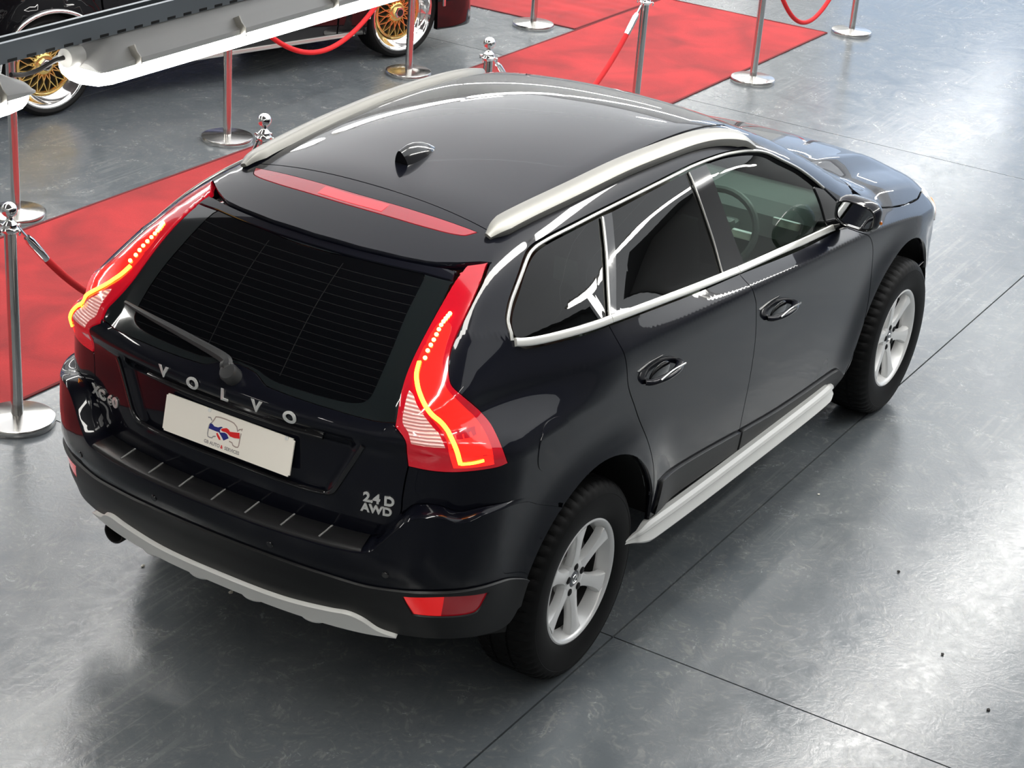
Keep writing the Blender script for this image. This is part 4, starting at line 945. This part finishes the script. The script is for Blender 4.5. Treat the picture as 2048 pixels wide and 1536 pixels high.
# --- wheels
def make_wheel(parent, x, y, s):
    rim = lathe('wheel', [(.197, -.052), (.199, -.062), (.207, -.080), (.213, -.097), (.219, -.107), (.2255, -.110), (.2315, -.107), (.2325, -.101), (.226, -.096)], M_rim, parent, axis='y', n=72)
    prof = [(.222, -.100), (.236, -.111), (.262, -.119), (.290, -.1215), (.318, -.1195), (.322, -.1185), (.324, -.1195), (.340, -.1135), (.352, -.104), (.361, -.092), (.3655, -.078), (.368, -.060), (.3685, -.040), (.361, -.038), (.361, -.030), (.3685, -.028), (.369, 0)]
    prof = prof+[(r, -h) for r, h in prof[::-1][1:]]
    n = 224; k = len(prof); vs = []; fs = []
    for i in range(n):
        a = 2*PI*i/n
        for r, h in prof:
            if i % 4 == 0 and .06 <= abs(h) < .108 and r > .345: r -= .0065
            if i % 4 == 2 and abs(h) < .058 and r > .366: r -= .004
            vs.append((r*math.cos(a), h, r*math.sin(a)))
    for i in range(n):
        j = (i+1) % n
        for q in range(k-1): fs.append((i*k+q, i*k+q+1, j*k+q+1, j*k+q))
    ty = obj_from('tyre', vs, fs, M_rubber, rim, True); ty.data.set_sharp_from_angle(angle=math.radians(32))
    lathe('rim_barrel', [(.224, .095), (.222, .080), (.196, .06), (.190, -.03), (.197, -.052)], M_hole, rim, axis='y', n=48)  # barrel coloured black to stand in for the shade behind the spokes
    lathe('brake_disc', [(0, -.035), (.150, -.035), (.150, -.02), (0, -.02)], mat('brake_iron', (.10, .09, .085), .45, .8), rim, axis='y', n=40)
    lathe('hub', [(0, -.070), (.030, -.070), (.031, -.078), (.034, -.080), (.056, -.081), (.066, -.078), (.070, -.068), (.070, -.02), (0, -.02)], M_rim, rim, axis='y', n=40)
    st = [(.055, .029, -.0795), (.080, .0225, -.0835), (.112, .0205, -.088), (.150, .0225, -.092), (.180, .028, -.096), (.206, .038, -.0985)]
    bm = bmesh.new(); rings = []
    for r, hw, yy in st: rings.append([bm.verts.new((a, b, r)) for a, b in ((-hw*1.15, yy+.030), (-hw*1.08, yy+.012), (-hw*.90, yy+.0015), (-hw*.3, yy-.0015), (hw*.3, yy-.0015), (hw*.90, yy+.0015), (hw*1.08, yy+.012), (hw*1.15, yy+.030))])
    for a, b in zip(rings, rings[1:]):
        for i in range(7): bm.faces.new((a[i], a[i+1], b[i+1], b[i]))
        bm.faces.new((a[7], a[0], b[0], b[7]))
    bm.faces.new(rings[0]); bm.faces.new(rings[-1])
    sp0 = bm_obj('spoke', bm, M_rim, rim, True, 38); sps = [sp0]+[link(bpy.data.objects.new('spoke', sp0.data), rim) for _ in range(5)]
    for i, o in enumerate(sps): o.rotation_euler = (0, math.radians(60*i-3), 0)
    b0 = lathe('wheel_bolt', [(.013, -.074), (.0135, -.0815), (.010, -.0825), (.009, -.078), (.0085, -.0845), (0, -.0855)], M_hole, rim, axis='y', n=14)
    for i in range(5):
        o = b0 if i == 0 else link(bpy.data.objects.new('wheel_bolt', b0.data), rim); a = 2*PI*i/5+.3; o.location = (.049*math.cos(a), -.0012, .049*math.sin(a))
    lathe('centre_cap', [(0, -.0805), (.022, -.0800), (.027, -.0775), (.029, -.072)], mat('cap_grey', (.20, .21, .23), .3, .6), rim, axis='y', n=28)
    lathe('cap_ring', [(.0135, -.0800), (.0150, -.0822), (.0165, -.0822), (.018, -.0800)], M_chrome, rim, axis='y', n=28)
    box('cap_bar', (0, -.0815, 0), (.034, .0015, .006), M_chrome, rim, rot=Matrix.Rotation(math.radians(-40), 3, 'Y'))
    rim.location = (x, y, .366); rim.rotation_euler = (0, 0, 0 if s < 0 else PI)
    return rim
w0 = make_wheel(suv, -1.405, -.772, -1)
for x, y, s in ((1.387, -.82, -1), (-1.40, .772, 1), (1.387, .82, 1)):
    r = w0.copy(); col.objects.link(r); r.parent = suv; r.location = (x, y, .366); r.rotation_euler = (0, -.2 if x > 0 else 0, 0 if s < 0 else PI)
    for ch in w0.children: c = ch.copy(); col.objects.link(c); c.parent = r
# --- cabin
def seat(y, x):
    st_ = box('seat_cushion', (x, y, .66), (.50, .50, .20), M_seat, suv, .06, 4)
    box('seat_back', (x-.32, y, .98), (.17, .50, .66), M_seat, st_, .06, 4, rot=Matrix.Rotation(math.radians(-14), 3, 'Y'))
    box('head_restraint', (x-.43, y, 1.39), (.10, .28, .19), M_seat, st_, .04, 3, rot=Matrix.Rotation(math.radians(-10), 3, 'Y'))
seat(-.38, .12); seat(.38, .12)
rs_ = box('rear_bench', (-.82, 0, .70), (.52, 1.25, .20), M_seat, suv, .06, 3); box('bench_back', (-1.12, 0, 1.02), (.16, 1.25, .62), M_seat, rs_, .06, 3, rot=Matrix.Rotation(math.radians(-16), 3, 'Y'))
for y in (-.42, 0, .42): box('bench_headrest', (-1.22, y, 1.38), (.10, .26, .16), M_seat, rs_, .04, 3)
dsh = [(.62, .98), (.66, 1.06), (.74, 1.10), (.95, 1.10), (1.05, 1.08), (1.05, .70), (.70, .70)]
vs = [(x, y, z) for y in (-.74, .74) for x, z in dsh]; k = len(dsh)
DB = obj_from('dashboard', vs, [(i, (i+1) % k, k+(i+1) % k, k+i) for i in range(k)]+[tuple(range(k)), tuple(range(k, 2*k))], M_cabin, suv)
st_pts = [Vector((.46+.17*math.sin(a)*.42, -.38+.185*math.cos(a), 1.02+.17*math.sin(a)*.9)) for a in np.linspace(0, 2*PI, 33)[:-1]]
SW = sweep('steering_wheel', st_pts, circ(.016, 8), M_cabin, suv, up=(-.9, 0, .42), closed=True); box('wheel_boss', (.475, -.38, 1.02), (.06, .16, .11), M_cabin, SW, .02); box('wheel_spoke', (.475, -.38, 1.02), (.03, .34, .035), M_alu, SW, .008)
box('steering_column', (.58, -.38, .98), (.22, .08, .08), M_cabin, SW, .02)
for y in (-.62, .62): box('air_vent', (.655, y, 1.03), (.02, .13, .07), M_alu, DB, .008)
box('cabin_floor', (-.4, 0, .44), (2.9, 1.5, .06), M_cabin, suv); box('parcel_cover', (-1.72, 0, 1.13), (.86, 1.24, .02), M_cabin, suv)
both('door_trim', smooth2(C((-.20, 1.12))+C((.74, 1.03))+[(.85, .8)]+C((.80, .5))+C((-.16, .5))+[(-.15, .8)]), mat('door_card', (.40, .41, .36), .6), FD, off=-.075, depth=.02, step=.08, solid=True)
hl_o = [(-1.4, -.46), (.12, -.46), (.16, 0), (.12, .46), (-1.4, .46)]
panel('headlining', hl_o, M_head, suv, 'top', off=-.05, depth=.0, step=.1)
# ------------------------------------------------------------------ the old black car behind the ropes
OY = math.atan2(4.129-4.872, 4.577-1.948)
old = empty('old_car', (3.475, 5.25, 0), OY); tag(old, 'old black saloon with gold lattice wheels behind the far ropes', 'car')
def num_lift(fn):
    def lift(F, a, b, off=0.):
        a = np.asarray(a, float); b = np.asarray(b, float); e = 1e-3
        p = fn(a, b); t1 = fn(a+e, b)-fn(a-e, b); t2 = fn(a, b+e)-fn(a, b-e); n = np.cross(t1, t2); n /= np.linalg.norm(n, axis=-1, keepdims=True)+1e-12
        ref = p-np.array([0, 0, .55]); ref[..., 0] *= .15; s = np.sign((n*ref).sum(-1, keepdims=True)); s[s == 0] = 1
        return p+n*s*off, n*s
    return lift
def old_w(x, z):
    w_ = .800+.030*np.sin(PI*np.clip((z-.15)/.80, 0, 1))
    for ax in (-1.365, 1.455): w_ = w_+.022*np.exp(-((np.hypot(x-ax, z-.31)-.36)/.07)**2)
    w_ = np.where(z > .88, .812-.40*(z-.88), w_)
    return w_-.10*(np.abs(x)/2.1)**6
o_top_z = nspline([-2.12, -2.0, -1.5, -1.22, -.95, -.62, -.2, .2, .45, .70, .92, 1.1, 1.6, 2.0, 2.12], [.84, .90, .93, .95, 1.14, 1.345, 1.385, 1.375, 1.33, 1.13, .965, .935, .90, .85, .80])
o_side = num_lift(lambda x, z: np.stack([x, -old_w(x, z), z], -1)); o_top = num_lift(lambda x, y: np.stack([x, y, o_top_z(x)-.03*(y/.7)**2], -1))
def op(name, P, m, lift, mirror=False, **kw): return panel(name, P, m, old, mapf=lift, mirror=mirror, **kw)
O_paint = mat('old_black_paint', (.004, .004, .005), .3, coat=1., coat_r=.02, spec=.05)
def oarc(cx, a0, a1): return arc(cx, .316, .365, a0, a1, 20)
sides = {'front_wing': C((.86, .90))+[(1.5, .885)]+C((2.06, .80))+C((2.06, .36))+C((1.815, .36))+oarc(1.455, 6, 164)+C((1.10, .22))+C((.86, .22)),
 'front_door': C((-.12, .93))+C((.85, .905))+C((.85, .225))+C((-.12, .225)), 'rear_door': C((-.98, .945))+C((-.13, .93))+C((-.13, .225))+C((-.86, .225))+[(-.93, .5), (-1.0, .66)],
 'rear_wing': C((-2.06, .86))+[(-1.5, .945)]+C((-.99, .945))+[(-1.01, .66), (-.94, .5)]+C((-.87, .225))+C((-1.0, .225))+oarc(-1.365, 16, 176)+C((-1.75, .36))+C((-2.06, .36))}
for mr in (False, True):
    for nm, P in sides.items():
        o = op(nm, smooth2(P), O_paint, o_side, mr, gap=.003, step=.05, depth=.015)
        if 'wing' in nm:
            cx = 1.455 if nm.startswith('front') else -1.365
            pts = [(a, b) for a, b in arc(cx, .316, .362, 4, 176, 26)]; q, nn = o_side(None, np.array([a for a, b in pts]), np.array([b for a, b in pts]), .002)
            if mr: q[:, 1] *= -1
            sweep('arch_trim', [Vector(v) for v in q], rrect(.024, .050, .010, 3), M_chrome, o, up=(0, 1, 0))
    q, nn = o_side(None, np.linspace(-1.0, 1.0, 9), np.full(9, .235), .006)
    if mr: q[:, 1] *= -1
    sweep('sill_trim', [Vector(v) for v in q], rrect(.012, .03, .004, 2), M_alu, old)
    for P in (C((-.05, .955))+C((.62, .95))+C((.30, 1.30))+C((-.05, 1.335)), C((-.80, .965))+C((-.10, .955))+C((-.10, 1.335))+C((-.52, 1.315))):
        op('side_window', smooth2(P), M_glass_d, o_side, mr, step=.08, depth=0)
    box('cabin_pillar', (-.08, (.812-.4*.25)*(-1 if not mr else 1), 1.14), (.06, .03, .42), O_paint, old, .008)
ty = [(x, y) for x, y in ((-2.1, -.70), (-1.25, -.74), (-1.25, .74), (-2.1, .70))]
op('boot_lid', ty, O_paint, o_top, step=.08); op('bonnet', [(.95, -.74), (2.09, -.66), (2.09, .66), (.95, .74)], O_paint, o_top, step=.08)
op('roof_panel', [(-.66, -.58), (.44, -.58), (.44, .58), (-.66, .58)], O_paint, o_top, step=.08)
op('windscreen', [(.45, -.57), (.93, -.70), (.93, .70), (.45, .57)], M_glass_d, o_top, step=.08, depth=0); op('rear_window', [(-1.23, -.68), (-.67, -.57), (-.67, .57), (-1.23, .68)], M_glass_d, o_top, step=.08, depth=0)
box('body_floor', (0, 0, .56), (4.0, 1.42, .60), M_dark, old, .05)
for s in (-1, 1):
    pts = [Vector((s*x, y, .50)) for x, y in ((1.72, -.80), (1.95, -.80), (2.10, -.76), (2.19, -.62), (2.23, -.3), (2.24, 0), (2.23, .3), (2.19, .62), (2.10, .76), (1.95, .80), (1.72, .80))]
    bpr = sweep('bumper', spline_pts(pts, 4), rrect(.05, .13, .02, 3), O_paint, old)
    sweep('bumper_strip', [p+Vector((.028*s*(abs(p.y) < .7), .028*(1 if p.y > 0 else -1)*(abs(p.y) >= .7), .03)) for p in spline_pts(pts, 4)], rrect(.008, .025, .003, 2), M_chrome, bpr)
val = [(1.76, -.80), (1.95, -.80), (2.10, -.755), (2.18, -.62), (2.21, -.3), (2.215, 0), (2.21, .3), (2.18, .62), (2.10, .755), (1.95, .80), (1.76, .80)]
pts = [Vector((x, y, .30)) for x, y in val]; sweep('front_valance', spline_pts(pts, 4), [(-.02, -.13), (.018, -.13), (.022, -.10), (.008, .12), (-.02, .12)][::-1], O_paint, old)
for y in (-.58, -.36, .36, .58):
    hl_ = lathe('round_headlamp', [(0, .02), (.06, .016), (.075, .0), (.082, -.01), (.082, -.06)], M_clear, old, axis='x', n=24); hl_.location = (2.11, y, .68)
for y in (-.6, .6): box('tail_lamp', (-2.10, y, .70), (.05, .30, .13), M_redoff, old, .01)
# gold lattice wheels
def old_wheel():
    e = lathe('wheel', [(.262, .085), (.24, .08), (.20, .05), (.188, .0), (.194, -.022), (.206, -.036), (.224, -.050), (.240, -.078), (.250, -.092), (.258, -.097), (.266, -.095), (.267, -.088)], M_lip, old, axis='y', n=64)
    lathe('tyre', [(.258, -.086), (.272, -.099), (.288, -.103), (.302, -.096), (.311, -.082), (.315, -.06), (.316, -.03), (.316, .03), (.315, .06), (.311, .082), (.302, .096), (.288, .103), (.272, .099), (.258, .086)], M_rubber, e, axis='y', n=72)
    lathe('gold_ring', [(.190, -.010), (.192, -.026), (.186, -.033), (.176, -.031), (.171, -.020)], M_gold, e, axis='y', n=56)
    lathe('gold_hub', [(0, -.035), (.050, -.035), (.064, -.032), (.074, -.022), (.076, .0), (0, .0)], M_gold, e, axis='y', n=40)
    lathe('backing_disc', [(0, .012), (.196, .012), (.196, .016), (0, .016)], M_hole, e, axis='y', n=40)
    N_ = 16
    for fam in (1, -1):
        d = 2*PI/N_*.95*fam
        bm = bmesh.new(); rg = []
        for t in np.linspace(0, 1, 5):
            r = .060+.118*t; a = PI/2+d*t**.8; w_ = .0058-.001*t; ca, sa = math.cos(a), math.sin(a)
            rg.append([bm.verts.new((r*ca-sa*x, yy-.004*math.sin(PI*t), r*sa+ca*x)) for x, yy in ((-w_, -.012), (-w_*.6, -.031), (w_*.6, -.031), (w_, -.012))])
        for a, b in zip(rg, rg[1:]):
            for i in range(4): bm.faces.new((a[i], a[(i+1) % 4], b[(i+1) % 4], b[i]))
        o0 = bm_obj('lattice_spoke', bm, M_gold, e, True, 40)
        for i in range(N_):
            o = o0 if i == 0 else link(bpy.data.objects.new('lattice_spoke', o0.data), e); o.rotation_euler = (0, 2*PI*i/N_, 0)
    lathe('centre_nut', [(.042, -.030), (.042, -.054), (.035, -.062), (0, -.062)], M_chrome, e, axis='y', n=6, smooth=False)
    lathe('nut_cap', [(0, -.0632), (.026, -.0632), (.028, -.0615)], M_hole, e, axis='y', n=20)
    return e
ow = old_wheel(); ow.location = (1.455, -.70, .316)
for x, y, rz in ((-1.365, -.70, 0), (1.455, .70, PI), (-1.365, .70, PI)):
    r = ow.copy(); col.objects.link(r); r.parent = old; r.location = (x, y, .316); r.rotation_euler = (0, .3 if x < 0 else 0, rz)
    for ch in ow.children: c = ch.copy(); col.objects.link(c); c.parent = r
# ------------------------------------------------------------------ tube lamps on their channels
def make_fixture():
    e = empty('tube_lamp')
    L_ = 1.57
    pr = [(-.074, .0), (-.074, .012), (-.064, .017), (-.056, .032), (-.042, .046), (-.022, .051), (.022, .051), (.042, .046), (.056, .032), (.064, .017), (.074, .012), (.074, .0)]
    xs_ = [0, .004, .02, .05, .09, L_-.09, L_-.05, L_-.02, L_-.004, L_]; sc = [.86, .93, .985, 1, 1, 1, 1, .985, .93, .86]; hs_ = [.25, .32, .42, .75, 1, 1, .75, .42, .32, .25]
    bm = bmesh.new(); rings = [[bm.verts.new((x, a*s_, b*h_)) for a, b in pr] for x, s_, h_ in zip(xs_, sc, hs_)]
    for a, b in zip(rings, rings[1:]):
        for i in range(len(pr)): bm.faces.new((a[i], a[(i+1) % len(pr)], b[(i+1) % len(pr)], b[i]))
    bm.faces.new(rings[0]); bm.faces.new(rings[-1]); bm_obj('housing', bm, mat('lamp_housing', (.62, .62, .61), .35, noise=.06, nscale=6), e, True, 40)
    pr2 = [(-.071, 0), (-.071, -.016), (-.062, -.032), (-.036, -.044), (0, -.048), (.036, -.044), (.062, -.032), (.071, -.016), (.071, 0)]
    bm = bmesh.new(); rings = [[bm.verts.new((x, a*s_, b*s_)) for a, b in pr2] for x, s_ in zip((.010, .03, .07, L_-.07, L_-.03, L_-.010), (.80, .93, 1, 1, .93, .80))]
    for a, b in zip(rings, rings[1:]):
        for i in range(len(pr2)): bm.faces.new((a[i], a[(i+1) % len(pr2)], b[(i+1) % len(pr2)], b[i]))
    bm.faces.new(rings[0]); bm.faces.new(rings[-1])
    bm_obj('diffuser', bm, mat('lamp_diffuser', (.9, .9, .88), .4, emit=(1.0, .98, .93), estr=LAMP_E), e, True, 60)
    Mc = mat('clip_steel', (.60, .58, .53), .28, .9)
    c0 = sweep('clip', [(0, .077, -.002), (0, .076, .013), (0, .066, .020), (0, .058, .036)], rrect(.030, .003, .001, 1), Mc, e, up=(1, 0, 0))
    k = 0
    for x in (.10, .44, .785, 1.13, 1.47):
        for s in (1, -1):
            o = c0 if k == 0 else link(bpy.data.objects.new('clip', c0.data), e); k += 1; o.location = (x, 0, 0); o.rotation_euler = (0, 0, 0 if s > 0 else PI)
    g = lathe('cable_gland', [(0, 0), (.022, 0), (.026, -.004), (.026, -.034), (.022, -.042), (.010, -.046), (0, -.046)], mat('gland_plastic', (.70, .69, .66), .4), e, axis='x', n=20); g.location = (.012, 0, .024); g.scale = (1, .9, .9)
    for x in (.36, 1.21): sweep('hanger', [(x, 0, .050), (x, 0, .0515), (x, 0, .053)], rrect(.03, .03, .002, 1), Mc, e, up=(1, 0, 0))
    return e
def in_frame(p):
    q = Vector(p)-CAM; z = q.dot(FWD)
    if z < .1: return False
    return -40 < 1024+3866.7*q.dot(RGT)/z < 2090 and -40 < 768+3866.7*q.dot(DWN)/z < 1580
LZ = 2.636
proto = make_fixture(); used = [False]
def fixture(x, y, label):
    o = proto if not used[0] else copy_tree(proto); used[0] = True
    o.location = (x, y, LZ); tag(o, label, 'lamp', 'hanging tube lamps'); return o
fixture(-3.700, -.775, 'long lit tube lamp in a grey housing hanging at the upper left'); fixture(-5.450, -.775, 'lamp end just entering at the left edge, below the metal channel')
def row(y, x0, n, lab):
    for i in range(n):
        x = x0+1.75*i
        if any(in_frame((x+a, y, LZ+b)) for a in (0, .4, .8, 1.2, 1.57) for b in (-.06, .16)): continue
        fixture(x, y, lab)
row(-.775, -3.70+1.75, 8, 'lit tube lamp farther along the same channel, above the SUV')
row(-2.45, .7, 3, 'lit tube lamp of the row on the near side of the SUV')
row(2.75, -3.70, 11, 'lit tube lamp of the row above the red carpet')
row(6.3, -3.70, 11, 'lit tube lamp of the row above the old black car')
for i, (x, y) in enumerate([(-10.2+2.1*i, -5.6) for i in range(5)]+[(-11.6, -2.0+2.6*i) for i in range(4)]):  # lamps added behind the viewpoint to light the SUV's rear and the lamp housing
    o = copy_tree(proto); o.location = (x, y, H-.20); tag(o, 'lit tube lamp fixed high under the ceiling behind the viewpoint', 'lamp', 'hanging tube lamps')
def channel(y, x0, x1, label):
    e = empty('lamp_channel', ((x0+x1)/2, y, LZ+.054)); tag(e, label, 'channel', 'lamp channels'); l = (x1-x0)/2; Mz = mat('galvanised_steel', (.36, .39, .41), .30, .85, noise=.15, nscale=3)
    prof = [(-.021, 0), (.021, 0), (.021, .041), (.012, .041), (.012, .038), (.018, .038), (.018, .003), (-.018, .003), (-.018, .038), (-.012, .038), (-.012, .041), (-.021, .041)]
    sweep('channel_section', [(-l, 0, 0), (0, 0, 0), (l, 0, 0)], prof, Mz, e, smooth=False)
    for x in np.arange(-5.3, -1.6, .052):
        for s in (-1, 1): box('slot', (x-(x0+x1)/2, s*.0212, .004), (.026, .0012, .006), M_hole, e, .0005, 1)
    for x in np.arange(x0+1, x1, 3.2):
        if any(in_frame((x, y, z)) for z in np.linspace(LZ+.10, H, 12)): continue
        sweep('hanger_rod', [(x-(x0+x1)/2, 0, .03), (x-(x0+x1)/2, 0, 1.4), (x-(x0+x1)/2, 0, H-LZ-.054)], circ(.005, 6), Mz, e)
channel(-.775, -8.6, 10.4, 'grey metal channel carrying the tube lamp at the upper left')
cb = spline_pts([(-3.725, -.775, LZ+.026), (-3.76, -.774, LZ+.024), (-3.80, -.772, LZ+.014), (-3.84, -.772, LZ+.012), (-3.88, -.774, LZ+.02)], 6)
ce = empty('cable', (-3.8, -.775, 0)); tag(ce, 'short black cable joining the two tube lamps at left', 'cable'); sweep('cable_sheath', [p-Vector((-3.8, -.775, 0)) for p in cb], circ(.005, 8), mat('cable_black', (.02, .018, .018), .5), ce)
for i, (x, y) in enumerate([(3.0, 9.4), (6.5, 9.4), (10.0, 9.4), (13.0, 9.4), (13.5, 5.5), (13.5, 2.0)]):  # lamps added to brighten the upper walls and ceiling seen in the car roof
    o = copy_tree(proto); o.location = (x, y, H-.20); tag(o, 'lit tube lamp fixed high under the ceiling over the far side', 'lamp', 'hanging tube lamps')
# ------------------------------------------------------------------ crumbs on the floor
def crumb(x, y, s, m, label):
    bm = bmesh.new(); bmesh.ops.create_icosphere(bm, subdivisions=1, radius=s)
    for v in bm.verts: v.co = Vector((v.co.x*random.uniform(.7, 1.5), v.co.y*random.uniform(.6, 1.2), v.co.z*.5*random.uniform(.7, 1.1)))
    lo = min(v.co.z for v in bm.verts); bmesh.ops.translate(bm, vec=(x, y, -lo+.0002), verts=bm.verts)
    tag(bm_obj('crumb', bm, m, None), label, 'debris', 'crumbs lying on the floor')
M_cw = mat('pale_crumb', (.75, .72, .64), .8); M_cb = mat('dark_crumb', (.02, .018, .016), .8)
crumb(-1.750, 0.385, 0.011, M_cw, 'pale chip on the floor in the shadow below the white skid plate')
crumb(-1.805, 0.763, 0.008, M_cw, 'pale fleck on the floor beside the exhaust tip')
crumb(0.403, -1.034, 0.007, M_cw, 'white fleck on the floor right of the white sill strip')
crumb(0.003, -1.554, 0.009, M_cb, 'dark crumb on the floor at right, farthest of three')
crumb(-0.465, -1.911, 0.008, M_cb, 'dark crumb on the floor at right, middle of three')
crumb(-0.709, -2.171, 0.008, M_cb, 'dark crumb on the floor at right, nearest of three')
